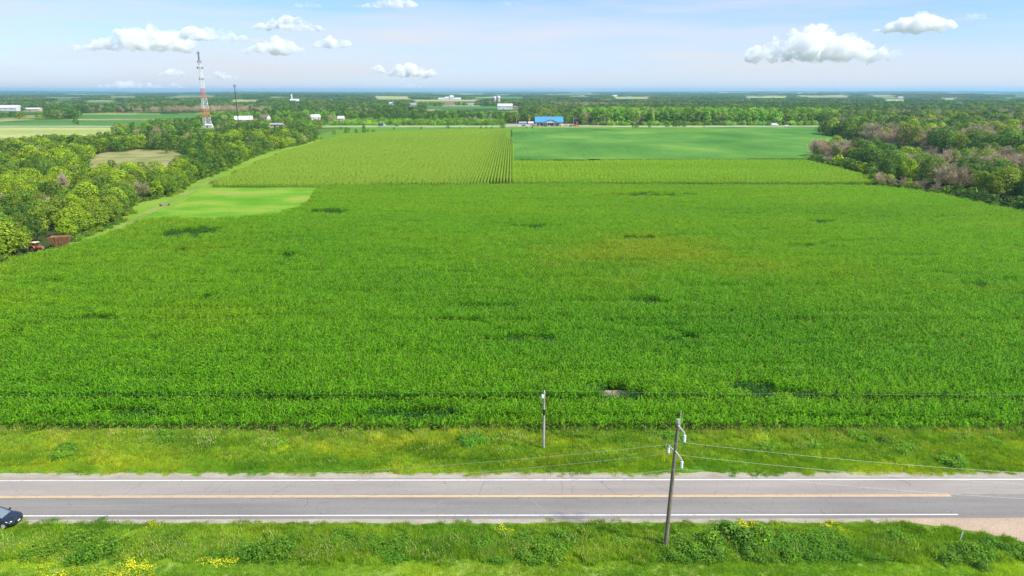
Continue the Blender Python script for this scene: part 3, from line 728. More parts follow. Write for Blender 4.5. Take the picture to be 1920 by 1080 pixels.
def vis(t):
    px, py = proj(t[0], t[1], t[2]*.6); return -25 < px < 1945
HT = {'round': 10, 'tall': 12, 'shrub': 4.5, 'bare': 10}
cand = [t for t in tr if vis(t)]; cand.sort(key=lambda t: -(t[2]*FPX/math.hypot(t[0], t[1]))-(1e3 if t[6] >= 2 else 0))
greens = [t for t in cand if t[3] != 'bare'][:262]; bares = [t for t in cand if t[3] == 'bare'][:60]
ind = greens+bares; ids = set(map(id, ind)); rest = [t for t in tr if id(t) not in ids]
def ordn(n):
    return '%d%s' % (n, 'th' if 10 <= n % 100 <= 20 else {1: 'st', 2: 'nd', 3: 'rd'}.get(n % 10, 'th'))
def where(t):
    px, py = proj(t[0], t[1], 0); x, y, e, reg = t[0], t[1], t[6], t[5]
    if reg == 'L':
        if e == 1: return 'on the wood edge beside the corn' if y < 230 else ('on the wood edge beside the meadow' if y < 345 else 'on the wood edge above the yellow-green corn')
        if y < 215: return 'behind the rusty wagon'
        if y < 262: return 'between rusty wagon and logs'
        if y < 330: return 'in front of the dry clearing' if px > 165 else 'between rusty wagon and picture edge' if y < 280 else 'in the wood left of the dry clearing'
        if y < 420: return 'beside the dry clearing'
        if y < 500: return 'behind the dry clearing'
        return 'in the wood tip near the tower'
    if reg == 'RB':
        if e == 1: return 'on the brown-tinged wood edge by the cornfield' if px > 1750 else 'on the brown-tinged wood edge by the bright strip'
        return ('inside the brown-tinged wood at the picture edge' if px > 1860 else 'inside the brown-tinged wood by the cornfield') if px > 1780 else ('inside the brown-tinged wood by the bright strip')
    z = ' near the soybean corner' if px < 1660 else ' near the picture edge' if px > 1800 else ''
    return 'on the wood edge behind the soybean field' if e == 1 else 'in the taller right wood'+z
LBL = {'round': 'rounded', 'tall': 'narrow', 'shrub': 'bushy', 'bare': 'bare'}
ORD = ['leftmost', 'second', 'third', 'fourth', 'fifth', 'sixth', 'seventh', 'eighth', 'ninth']
groups = {}
def size(t): return 'small' if t[2] < 7.2 else 'medium' if t[2] < 9.4 else 'tall'
for t in ind:
    key = (size(t)+' '+('grey-brown bare' if t[3] == 'bare' else t[4]+' '+LBL[t[3]])+(' shrub' if t[3] == 'shrub' else ' tree'), where(t)); groups.setdefault(key, []).append(t)
cnt = 0
for (look, wh), ts in groups.items():
    ts.sort(key=lambda t: proj(t[0], t[1], 0)[0])
    for j, t in enumerate(ts):
        label = look+' '+wh; grp = None
        if 1 < len(ts) < 10: label = (ORD[j] if j == 0 else ORD[j]+'-from-left')+' '+label
        elif len(ts) > 1: grp = look+'s '+wh
        if t[6] == 3: label = 'lone dark round tree standing at the far rim of the dry clearing'; grp = None
        if t[6] == 2: label = {5.0: 'low mid green shrub at the corner where corn strip meets wood', 4.5: 'small yellow-green shrub just past the corner shrub', 3.6: 'little yellow-green bush standing alone in front of the brown wood', 9: 'slim dark tree at the very tip of the brown-tinged wood'}.get(t[2], label); grp = None
        cat = 'tree' if t[3] != 'shrub' else 'shrub'
        nm = {'bare': 'bare_tree', 'shrub': 'shrub'}.get(t[3], 'broadleaf_tree')
        o = empty(nm, (t[0], t[1], -.05), rnd.uniform(0, 6.28), label, cat, grp)
        s = t[2]/HT[t[3]]; wd = rnd.uniform(.85, 1.35); o.scale = (s*wd, s*wd, s)
        c = bpy.data.objects.new('crown', rnd.choice(CR[t[3]])); link(c, o)
        col = (1, 1, 1) if t[3] == 'bare' else COLS[t[4]]; q = rnd.uniform(.85, 1.15)
        c['plant_colour'] = [col[0]*q*rnd.uniform(.93, 1.07), col[1]*q, col[2]*q]
        if t[3] == 'bare': g_ = rnd.uniform(.8, 1.3); c['plant_colour'] = [g_, g_*rnd.uniform(.9, 1), g_*rnd.uniform(.85, 1)]
        tk = bpy.data.objects.new('stem' if t[3] == 'shrub' else 'trunk', rnd.choice(TRK_ME[t[3]])); link(tk, o)
        cnt += 1
print('individual trees', cnt)
def rest_scatter(ts, name, label):
    P = []; I = []; SC = []; CO = []
    for t in ts:
        sh = t[3]; i = {'round': rnd.randrange(0, 3), 'tall': rnd.randrange(3, 6), 'shrub': rnd.randrange(6, 8), 'bare': rnd.randrange(8, 10)}[sh]
        hh = {'round': 10, 'tall': 13, 'shrub': 5, 'bare': 10}[sh]; s = t[2]/hh; w = s*rnd.uniform(.95, 1.25)
        if sh == 'tall': w *= 1.2
        P.append((t[0], t[1], float(terr(t[0], t[1]))-.1)); I.append(i); SC.append((w, w, s))
        c = (1.1, .95, .9) if sh == 'bare' else COLS[t[4]]; q = rnd.uniform(.8, 1.2); CO.append((c[0]*q, c[1]*q, c[2]*q))
    n = len(P); scatter(name, LODC, P, I, np.array([rnd.uniform(0, 6.28) for _ in range(n)]), SC, CO, label, tilt=np.random.default_rng(3).normal(0, .05, (n, 2)))
rest_scatter([t for t in rest if t[5] == 'L'], 'left_woodland', 'mixed green trees massed deeper in the wood behind the meadow')
rest_scatter([t for t in rest if t[5] != 'L'], 'right_woodland', 'green and bare brown trees massed beyond the cornfield corner')
# undergrowth along the wood edges: many small low plants
def undergrowth(pts, name, label, seed):
    r = np.random.default_rng(seed); P = []; SC = []; CO = []
    for k in range(3):
        for a, b in edge_line(pts, 1.7, seed+k, 0):
            P.append((a+r.normal(0, 1.6), b+r.normal(0, 1.2), -.2)); s = r.uniform(.22, .55); SC.append((s*.8, s*.8, s*.75)); c = [COLS['mid green'], COLS['olive green'], COLS['dark green'], COLS['deep green']][r.integers(0, 4)]; q = r.uniform(.8, 1.3); CO.append((c[0]*q, c[1]*q, c[2]*q))
    P = np.array(P); k = ~((P[:, 0] > -140) & (P[:, 1] > 178) & (P[:, 1] < 200) & (P[:, 0] < -128.5)); n = int(k.sum())
    scatter(name, LODC, P[k], r.integers(6, 8, n), r.uniform(0, 6.28, n), np.array(SC)[k], np.array(CO)[k], label)
undergrowth(LEDGE, 'left_undergrowth', 'low brush along the foot of the wood beside the meadow lane', 3)
undergrowth(REDGE_B, 'right_undergrowth', 'low brush along the foot of the brown-tinged wood', 13)
undergrowth([(45, 474), (90, 462), (150, 447)], 'tractor_undergrowth', 'low brush round the rusty wagon and the tractor', 33)
undergrowth(REDGE_A, 'soybean_edge_undergrowth', 'low brush along the wood edge by the soybean field', 23)

# ------------------------------------------------------------------ buildings
M['white_wall'] = mat('white_wall', (.62, .62, .59), .8); M['white_roof'] = mat('white_metal_roof', (.60, .61, .61), .5, .4)
M['grey_roof'] = mat('grey_roof', (.30, .31, .33), .8); M['tan_wall'] = mat('tan_wall', (.52, .40, .27), .85); M['cream'] = mat('cream_wall', (.68, .58, .42), .85)
M['brown_roof'] = mat('brown_roof', (.22, .15, .11), .85); M['blue_roof'] = speckled('blue_metal_roof', (.06, .25, .52), (.10, .34, .62), 1.2, .45, (1, .1, 1), spec=.4)
M['blue_trim'] = mat('blue_trim', (.03, .16, .42), .6); M['glass'] = mat('window_glass', (.03, .04, .05), .12, .6); M['door'] = mat('door_paint', (.10, .09, .09), .6)
M['red_barn'] = mat('red_barn', (.38, .06, .04), .85); M['concrete'] = speckled('silo_concrete', (.42, .38, .32), (.56, .50, .42), 1.5); M['steel'] = mat('galvanised_steel', (.55, .56, .57), .45, .5, .3)
def house(px, py, w, d, h, rh, wall, roof, label, cat='building', name='farm_building', rz=0.0, nwin=3, door=True, see=None, pos=None, group=None):
    x, y = pos or G(px, py); z = float(terr(x, y))
    e = empty(name, (x, y, z), rz, label, cat, group)
    mb = MB(); mb.box((0, 0, h/2), (w, d, h), M[wall])
    g = [(-w/2, -d/2, h), (-w/2, d/2, h), (-w/2, 0, h+rh*.97), (w/2, -d/2, h), (w/2, d/2, h), (w/2, 0, h+rh*.97)]
    mb.add(g, [(0, 2, 1), (3, 4, 5)], M[wall]); mb.build('wall', e)
    mb = MB(); o = .5; t = .18
    for s in (-1, 1):
        a = [(-w/2-o, s*(d/2+o), h-rh*o/(d/2)), (w/2+o, s*(d/2+o), h-rh*o/(d/2)), (w/2+o, 0, h+rh), (-w/2-o, 0, h+rh)]
        b = [(p[0], p[1], p[2]+t) for p in a]; mb.add(a+b, [(0, 1, 2, 3), (7, 6, 5, 4), (0, 4, 5, 1), (1, 5, 6, 2), (2, 6, 7, 3), (3, 7, 4, 0)], M[roof])
    mb.build('roof', e)
    if door: mb = MB(); mb.box((-w*.1, -d/2-.05, min(h*.42, 1.3)), (min(w*.18, 3.0), .12, min(h*.8, 2.6)), M['door']); mb.build('door', e)
    for i in range(nwin):
        xx = -w/2+w*(i+.8)/(nwin+.6)
        if abs(xx+w*.1) < w*.13: continue
        mb = MB(); mb.box((xx, -d/2-.04, h*.6), (min(1.4, w*.12), .1, h*.3), M['glass']); mb.build('window', e)
    ht = h+rh; p1 = proj(x-w/2, y, z); p2 = proj(x+w/2, y, z+ht)
    sight(p1[0]-1.5, p2[0]+1.5, p2[1], p1[1]-(.35*(p1[1]-p2[1]) if see is None else see), y+d)
    return e
def silo(px, py, r, h, m, label, dome=True, pos=None):
    x, y = pos or G(px, py); z = float(terr(x, y)); e = empty('silo', (x, y, z), 0, label, 'silo')
    mb = MB(); mb.tube([(0, 0, 0), (0, 0, h)], r, M[m], 16); mb.build('barrel', e)
    mb = MB(); mb.tube([(0, 0, h), (0, 0, h+r*.35), (0, 0, h+r*.7), (0, 0, h+r*.85)], [r*1.02, r*.85, r*.5, r*.12], M['steel'], 16); mb.build('dome', e)
    p1 = proj(x-r, y, z); p2 = proj(x+r, y, z+h+r); sight(p1[0]-1, p2[0]+1, p2[1], p1[1]-.4*(p1[1]-p2[1]), y+20)
    return e
house(14, 208, 60, 30, 7, 5, 'white_wall', 'white_roof', 'long white shed with pale roof beyond the left fields', 'shed', 'long_shed', nwin=4, see=.5)
house(64, 208.5, 34, 16, 4.5, 2.5, 'tan_wall', 'white_roof', 'low tan shed beside the long white shed', 'shed', 'low_shed', nwin=3, see=.5)
house(458, 230, 23, 20, 4.5, 4.5, 'tan_wall', 'white_roof', 'white roofed barn behind the dark mast', 'barn', 'barn', rz=.25, see=6.5)
house(392, 239, 9, 5, 2.8, 1.2, 'white_wall', 'white_roof', 'small white equipment hut at the lattice tower foot', 'hut', 'equipment_hut', nwin=1, see=1)
house(520, 238, 15, 9, 3.0, 1.6, 'tan_wall', 'grey_roof', 'low grey roofed shed between wood tip and highway', 'shed', 'grey_shed', nwin=4, see=1)
house(592, 226, 13, 10, 5, 3.5, 'white_wall', 'white_roof', 'white cottage half hidden in the pale trees', 'house', 'cottage', rz=.4, see=5.5)
house(498, 226, 12, 9, 5, 3.5, 'white_wall', 'brown_roof', 'brown roofed cottage beyond the low grey shed', 'house', 'cottage', rz=-.3, see=5.5)
house(640, 227, 9, 8, 4, 3, 'white_wall', 'white_roof', 'small white cottage above the bright highway scrub', 'house', 'cottage', see=5)
house(735, 197.5, 18, 12, 4.5, 4, 'white_wall', 'white_roof', 'white farmhouse beyond the brown woods', 'house', 'farmhouse', see=.4)
house(775, 200, 17, 11, 4, 5, 'white_wall', 'grey_roof', 'grey roofed farmhouse at the green strip end', 'house', 'farmhouse', see=.4)
house(843, 199.5, 26, 14, 6, 5, 'tan_wall', 'brown_roof', 'tan farmhouse above the green strip', 'house', 'farmhouse', see=.4)
house(883, 199.5, 13, 10, 4, 3, 'white_wall', 'grey_roof', 'tiny grey roofed house near the twin silos', 'house', 'farmhouse', nwin=2, see=.4)
house(947, 206, 34, 20, 8, 5, 'white_wall', 'white_roof', 'long white barn in front of the twin silos', 'barn', 'barn', nwin=5, see=.6)
house(966, 205.3, 12, 10, 4, 3, 'tan_wall', 'brown_roof', 'small tan outbuilding beside the long white barn', 'shed', 'outbuilding', nwin=2, see=.5)
silo(927.5, 197.5, 5.5, 21, 'concrete', 'left silo of the tall concrete pair'); silo(934.5, 197.5, 5.5, 23, 'concrete', 'slightly taller right silo of the concrete pair')
house(553, 194, 30, 16, 8, 7, 'white_wall', 'white_roof', 'white barn beneath the slim white silo', 'barn', 'barn', nwin=2, see=.4)
silo(547.5, 193, 3.2, 28, 'white_wall', 'slim white silo far behind the wood tip')
for i, (px, w, h, rh, lb) in enumerate([(828, 30, 6, 4, 'leftmost white shed of the far dairy farm'), (838, 22, 9, 6, 'high white barn of the far dairy farm'), (847, 18, 15, 7, 'tallest white building of the far dairy farm'), (858, 32, 6, 5, 'right end white shed of the far dairy farm')]):
    house(px, 187.2, w, 24, h, rh, 'white_wall', 'white_roof', lb, 'barn', 'dairy_building', nwin=3, see=.3)
for (px, py, w, h, rh, wall, roof, lb) in [(1152, 182.2, 60, 14, 8, 'white_wall', 'white_roof', 'far white factory-like barn above the pale field'), (1180, 183.4, 40, 8, 6, 'white_wall', 'grey_roof', 'far grey roofed barn right of the white one'),
        (1212, 182.8, 60, 8, 7, 'tan_wall', 'brown_roof', 'far brown roofed barn at the pale field end'), (1245, 187.6, 24, 5, 4, 'white_wall', 'white_roof', 'lone white farmhouse above the poplars'),
        (1283, 186.0, 26, 6, 5, 'white_wall', 'grey_roof', 'far grey roofed farmhouse above the poplars'), (1402, 188.5, 30, 9, 9, 'white_wall', 'white_roof', 'white gabled farmhouse in the dark distant woods'),
        (1394, 188.8, 20, 6, 5, 'red_barn', 'grey_roof', 'small red barn by the white gabled farmhouse'), (1600, 189.5, 30, 6, 5, 'white_wall', 'white_roof', 'far white shed behind the tall right wood'),
        (1688, 183.4, 60, 8, 7, 'white_wall', 'white_roof', 'far white barn above a pale field'), (1893, 186.5, 34, 6, 5, 'white_wall', 'white_roof', 'far white farmhouse at the picture edge'),
        (240, 176.8, 90, 12, 8, 'white_wall', 'white_roof', 'very far white barn beyond the left woods'), (612, 176.4, 70, 16, 9, 'white_wall', 'white_roof', 'very far white tower-like barn near the skyline'),
        (572, 177, 60, 18, 8, 'white_wall', 'white_roof', 'very far white barn left of the tower-like one'), (1095, 179.5, 60, 10, 7, 'white_wall', 'white_roof', 'very far white barn above the blue roofed store'),
        (1322, 178.8, 80, 12, 7, 'white_wall', 'grey_roof', 'very far grey roofed barn near the skyline'), (1500, 176.2, 90, 14, 8, 'white_wall', 'white_roof', 'very far white barn on the right skyline'),
        (700, 191.5, 18, 5, 4, 'white_wall', 'grey_roof', 'little grey roofed house in the brown woods'), (620, 189.6, 20, 5, 4, 'white_wall', 'white_roof', 'little white house in the brown woods')]:
    house(px, py, w*.62, w*.4, h*.62, rh*.62, wall, roof, lb, 'building', 'distant_building', nwin=2, see=.2)

# store with the blue roof
def store():
    x, y = G(1030, 236.2); y += 14
    e = empty('store_building', (x, y, 0), 0, 'cream store with long blue metal roof and gabled entrance', 'store')
    w, d, h, rh = 34, 26, 5.0, 5.6
    mb = MB(); mb.box((0, 0, h/2), (w, d, h), M['cream']); mb.add([(-w/2, -d/2, h), (-w/2, d/2, h), (-w/2, 0, h+rh-.1), (w/2, -d/2, h), (w/2, d/2, h), (w/2, 0, h+rh-.1)], [(0, 2, 1), (3, 4, 5)], M['cream']); mb.build('wall', e)
    mb = MB()
    for s in (-1, 1):
        a = [(-w/2-.8, s*(d/2+1), h-.3), (w/2+.8, s*(d/2+1), h-.3), (w/2+.8, 0, h+rh), (-w/2-.8, 0, h+rh)]; b = [(p[0], p[1], p[2]+.25) for p in a]
        mb.add(a+b, [(0, 1, 2, 3), (7, 6, 5, 4), (0, 4, 5, 1), (1, 5, 6, 2), (2, 6, 7, 3), (3, 7, 4, 0)], M['blue_roof'])
    rf = mb.build('roof', e)
    for i in range(1, 22):      # standing seams
        mb = MB(); xx = -w/2+i*w/22; p = [Vector((xx, -(d/2+1), h-.02)), Vector((xx, -.1, h+rh+.26))]
        mb.tube(p, .06, M['blue_trim'], 4); mb.build('roof_seam', rf)
    pe = MB(); px0, pw = 1.5, 20
    pe.add([(px0-pw/2, -d/2-5.5, 4.0), (px0+pw/2, -d/2-5.5, 4.0), (px0, -d/2-5.5, 7.6)], [(0, 1, 2)], M['white_wall'])
    pe.add([(px0-pw/2, -d/2-5.3, 4.0), (px0+pw/2, -d/2-5.3, 4.0), (px0, -d/2-5.3, 7.6)], [(2, 1, 0)], M['white_wall']); pe.build('entrance_gable', e)
    mb = MB()
    for s in (-1, 1):
        a = [(px0, -d/2-6.2, 7.9), (px0+s*(pw/2+1), -d/2-6.2, 3.9), (px0+s*(pw/2+1), -d/2+2, 3.9), (px0, -d/2+4, 7.9)]; b = [(q[0], q[1], q[2]+.5) for q in a]
        mb.add(a+b, [(0, 1, 2, 3), (7, 6, 5, 4), (0, 4, 5, 1), (1, 5, 6, 2), (2, 6, 7, 3), (3, 7, 4, 0)], M['blue_roof'])
    mb.build('entrance_roof', e)
    for s in (-9, -4, 4, 9): mb = MB(); mb.box((px0+s, -d/2-5, 2.0), (.4, .4, 4.0), M['white_wall']); mb.build('column', e)
    for xx, ww in ((-14, 3), (-9.5, 4), (-1.2, 2), (4.2, 2), (11, 3.2)): mb = MB(); mb.box((xx, -d/2-.08, 1.9), (ww, .2, 2.2), M['glass']); mb.build('window', e)
    for xx in (.7, 2.3): mb = MB(); mb.box((xx, -d/2-.1, 1.2), (1.3, .2, 2.4), M['door']); mb.build('door', e)
    sight(1005, 1056, 219, 237, y)
    e2 = house(0, 0, 6, 6, 3.4, 1.6, 'cream', 'white_roof', 'small cream shed at the store corner', 'shed', 'garden_shed', pos=(x-23, y-8), see=0)
    house(0, 0, 9, 6, 3.0, 1.5, 'white_wall', 'grey_roof', 'grey roofed sales shed behind the pale yard wall', 'shed', 'garden_shed', pos=(x-33, y+2), see=0)
    mb = MB(); e3 = empty('yard_wall', (x-31, y-17, 0), 0, 'long pale low wall around the sales yard', 'wall')
    mb.box((0, 0, 1.1), (17, .4, 2.2), M['white_wall']); mb.build('wall_panel', e3); mb = MB(); mb.box((0, 0, 2.28), (17.4, .6, .12), M['concrete']); mb.build('coping', e3)
    return x, y
SX, SY = store()
sight(962, 1082, 226, 238, 905)
# goods and vehicles before the store
PCOL = [('white', (.75, .75, .73)), ('red', (.42, .05, .04)), ('dark blue', (.04, .07, .18)), ('silver', (.45, .46, .48)), ('black', (.03, .03, .035)), ('orange', (.65, .22, .04)), ('green', (.06, .22, .08)), ('tan', (.45, .36, .22))]
PM = {n: mat(n.replace(' ', '_')+'_car_paint', c, .3, .5) for n, c in PCOL}; M['tyre'] = mat('tyre_rubber', (.02, .02, .02), .9)
def small_vehicle(kind, colour):
    """a whole low vehicle in one mesh, a few pixels long in the picture"""
    mb = MB(); pm = PM[colour]
    def sect(xs, w, zb, zt, mm, inset=.0):
        rings = []
        for x, a, b in xs: rings.append([(x, -w/2, zb+a*0), (x, -w/2, (zb+b)/2), (x, -w/2+inset, b), (x, w/2-inset, b), (x, w/2, (zb+b)/2), (x, w/2, zb)])
        mb.loft(rings, mm, smooth=False)
    if kind == 'car':
        sect([(-2.2, 0, .75), (-2.0, 0, .95), (1.0, 0, .95), (2.1, 0, .75), (2.25, 0, .55)], 1.8, .3, .9, pm, .08)
        sect([(-1.9, 0, 1.0), (-1.4, 0, 1.45), (.2, 0, 1.47), (1.0, 0, .98)], 1.55, .9, 1.4, M['glass'], .15); mb.box((-.6, 0, 1.49), (1.5, 1.2, .05), pm)
    elif kind == 'pickup':
        sect([(-2.7, 0, 1.05), (-2.6, 0, 1.1), (1.5, 0, 1.1), (2.6, 0, .95), (2.7, 0, .6)], 1.95, .4, 1, pm, .06)
        sect([(-.6, 0, 1.1), (-.4, 0, 1.8), (.8, 0, 1.82), (1.5, 0, 1.12)], 1.7, 1.0, 1.7, M['glass'], .18); mb.box((.2, 0, 1.84), (1.2, 1.35, .05), pm); mb.box((-1.7, 0, 1.12), (1.7, 1.5, .03), M['tyre'])
    elif kind == 'truck':
        mb.box((-1.6, 0, 2.2), (6.6, 2.4, 2.6), pm); sect([(2.0, 0, 2.4), (3.2, 0, 2.4), (3.6, 0, 1.4), (4.3, 0, 1.2)], 2.2, .5, 2.3, PM['white'], .1); mb.box((3.35, 0, 1.9), (.15, 1.9, .6), M['glass']); mb.box((0, 0, .75), (8, 1, .25), M['tyre'])
    ax = {'car': (-1.35, 1.4), 'pickup': (-1.7, 1.8), 'truck': (-3.4, 3.2)}[kind]; rr = .34 if kind != 'truck' else .5; hw = .92 if kind != 'truck' else 1.15
    for a in ax:
        for s in (-1, 1): mb.tube([(a, s*(hw-.2), rr), (a, s*hw, rr)], rr, M['tyre'], 10, smooth=False)
    o = mb.build('x'); me = o.data; bpy.data.objects.remove(o); return me
VM = {}
def vehicle(kind, colour, x, y, rz, label, group=None):
    k = (kind, colour)
    if k not in VM: VM[k] = small_vehicle(*k)
    o = link(bpy.data.objects.new({'car': 'parked_car', 'pickup': 'pickup_truck', 'truck': 'box_truck'}[kind], VM[k])); o.location = (x, y, .03); o.rotation_euler = (0, 0, rz); tag(o, label, kind if kind == 'car' else 'truck', group)
rv = random.Random(5); seen = {}
spots = [(SX-32+i*2.9, SY-20.0) for i in range(6)]+[(SX-14+i*3.4, SY-22.5) for i in range(9)]+[(SX+19+i*3.2, SY-17) for i in range(6)]+[(SX-16+i*3.6, SY-28.0) for i in range(4)]+[(SX+22+i*4, SY-24) for i in range(4)]
for i, (a, b) in enumerate(spots):
    col = rv.choice([n for n, _ in PCOL]); kd = rv.choice(['car', 'car', 'pickup']); zone = 'before the pale yard wall' if i < 6 else 'in front of the blue roofed store' if i < 15 else 'beside the blue roofed store' if i < 21 else 'in the front row of the gravel yard' if i < 25 else 'at the yard corner by the sign pole'
    kk = (col, kd, zone); seen[kk] = seen.get(kk, 0)+1
    vehicle(kd, col, a, b, rv.choice([math.pi/2, -math.pi/2, 0.3, math.pi/2+.2]), '%s %s parked %s' % (col, 'car' if kd == 'car' else 'pickup', zone), '%s %ss parked %s' % (col, 'car' if kd == 'car' else 'pickup', zone))
vehicle('truck', 'dark blue', G(714, 237.4)[0], 868, 0, 'dark box truck driving on the highway behind the ripening corn')
vehicle('car', 'dark blue', G(741, 237.6)[0], 868, 0, 'dark blue car following on the highway ahead of the dark truck')
vehicle('pickup', 'red', G(591, 237.6)[0], 868, math.pi, 'red pickup on the highway just past the wood tip')
vehicle('truck', 'white', G(1446, 235.3)[0], 874, 0, 'white box truck at the highway end of the soybean field'); vehicle('pickup', 'white', G(1466, 235)[0], 876, 0, 'white pickup near the white box truck')
def pole_sign(x, y, h, mm, label, panel=(1.8, .3, 2.4)):
    e = empty('sign_pole', (x, y, 0), 0, label, 'sign'); mb = MB(); mb.tube([(0, 0, 0), (0, 0, h)], .18, M['steel'], 8); mb.build('pole', e); mb = MB(); mb.box((0, -.2, h-panel[2]/2), panel, mm); mb.build('sign_panel', e)
pole_sign(SX-25, SY-14, 9.5, PM['orange'], 'orange upright sign near the store sheds'); pole_sign(SX+34, SY-20, 5.5, PM['orange'], 'small orange sign at the end of the gravel yard', (1.2, .3, 2.6))
def lamp(x, y, h, label, name='light_pole', group=None, arm=False):
    e = empty(name, (x, y, float(terr(x, y))), 0, label, 'pole', group); mb = MB(); mb.tube([(0, 0, 0), (0, 0, h)], [.2, .13], M['bark'] if arm else M['steel'], 7); mb.build('pole', e); mb = MB(); mb.box((0, 0, h-.5), (2.4 if arm else 1.4, .25, .2), M['bark'] if arm else M['steel']); mb.build('crossarm' if arm else 'lamp_head', e)
lamp(SX+30, SY-17, 12, 'tall light pole right of the store'); lamp(SX-41, SY-16, 10, 'light pole at the left end of the sales yard')
for i in range(12): lamp(-330+i*70, 884, 11, ['first', 'second', 'third', 'fourth', 'fifth', 'sixth', 'seventh', 'eighth', 'ninth', 'tenth', 'eleventh', 'last'][i]+' wooden roadside pole from the left along the far highway', 'highway_pole', 'wooden poles along the far highway', True)

# lattice tower, banded orange and white
M['t_white'] = mat('tower_white', (.80, .80, .78), .5); M['t_orange'] = mat('tower_orange', (.72, .20, .06), .5); M['t_dark'] = mat('antenna_grey', (.18, .19, .20), .6); M['black_metal'] = mat('black_steel', (.035, .04, .045), .6)
def tower():
    x, y = G(388, 236.5); e = empty('lattice_tower', (x, y, 0), .2, 'tall orange and white banded lattice tower with antennas', 'tower')
    Ht = 88; wb = 10.5; wt = 1.1
    def wid(z): return wb+(wt-wb)*(z/Ht)**.82
    def pt(k, z): a = 2*math.pi*k/3+.5; w = wid(z)/1.732; return Vector((math.cos(a)*w, math.sin(a)*w, z))
    bands = [(0, 10, 't_white'), (10, 21, 't_orange'), (21, 33, 't_white'), (33, 45, 't_orange'), (45, 56, 't_white'), (56, 66, 't_orange'), (66, 77, 't_white'), (77, 88, 't_dark')]
    bands[5] = (56, 66, 't_white')
    for z0, z1, mm in bands:
        mb = MB(); n = max(2, int((z1-z0)/max(2.2, wid(z0)*.62)))
        for k in range(3): mb.tube([pt(k, z0), pt(k, z1)], .27-.0014*z0, M[mm], 6, smooth=False)
        for i in range(n):
            a, b = z0+(z1-z0)*i/n, z0+(z1-z0)*(i+1)/n
            for k in range(3):
                mb.tube([pt(k, a), pt((k+1) % 3, b)], .105, M[mm], 4, False, False); mb.tube([pt((k+1) % 3, a), pt(k, b)], .105, M[mm], 4, False, False); mb.tube([pt(k, b-.02), pt((k+1) % 3, b-.02)], .105, M[mm], 4, False, False)
        s = mb.build('lattice_section', e); s['label'] = {'t_white': 'white', 't_orange': 'orange', 't_dark': 'grey'}[mm]+' lattice section'
    mb = MB(); mb.tube([(.3, 0, 0), (.15, 0, Ht-2)], .22, M['t_dark'], 5); mb.build('cable_ladder', e)
    for z, n, rr, ht in ((86, 4, 1.5, 2.0), (76, 6, 2.2, 2.4), (69, 9, 3.3, 2.4), (56, 6, 2.4, 2.2)):
        mb = MB()
        for k in range(24): a = k*math.pi/12; b = a+math.pi/12; mb.tube([(math.cos(a)*rr, math.sin(a)*rr, z), (math.cos(b)*rr, math.sin(b)*rr, z)], .08, M['t_dark'], 4, False, False)
        for k in range(3): a = k*2.09; mb.tube([(0, 0, z), (math.cos(a)*rr, math.sin(a)*rr, z)], .1, M['t_dark'], 4)
        mb.build('antenna_mount', e)
        for k in range(n): a = k*2*math.pi/n; mb = MB(); mb.box((math.cos(a)*rr, math.sin(a)*rr, z), (.5, .35, ht), M['t_dark'], a); mb.build('antenna_panel', e)
    mb = MB(); mb.tube([(0, 0, Ht), (0, 0, Ht+4)], .08, M['t_white'], 5); mb.build('lightning_rod', e)
    sight(377, 399, 215, 234, 860)
tower()
def mast():
    x, y = G(447, 229); x, y = x*.93, y*.93; e = empty('antenna_mast', (x, y, 0), 0, 'dark slim antenna mast beside the white roofed barn', 'mast'); Ht = 50
    mb = MB(); mb.tube([(0, 0, 0), (0, 0, Ht)], [.62, .36], M['black_metal'], 10); mb.build('pole', e)
    for z, n, rr in ((48, 6, 1.5), (39, 5, 1.9)):
        mb = MB()
        for k in range(12): a = k*math.pi/6; b = a+math.pi/6; mb.tube([(math.cos(a)*rr, math.sin(a)*rr, z), (math.cos(b)*rr, math.sin(b)*rr, z)], .08, M['t_dark'], 4, False, False)
        for k in range(3): a = k*2.09; mb.tube([(0, 0, z), (math.cos(a)*rr, math.sin(a)*rr, z)], .1, M['t_dark'], 4)
        mb.build('antenna_mount', e)
        for k in range(n): a = k*2*math.pi/n; mb = MB(); mb.box((math.cos(a)*rr, math.sin(a)*rr, z), (.45, .3, 2.6), M['t_dark'], a); mb.build('antenna_panel', e)
    sight(441, 453, 200, 222, y)
mast()

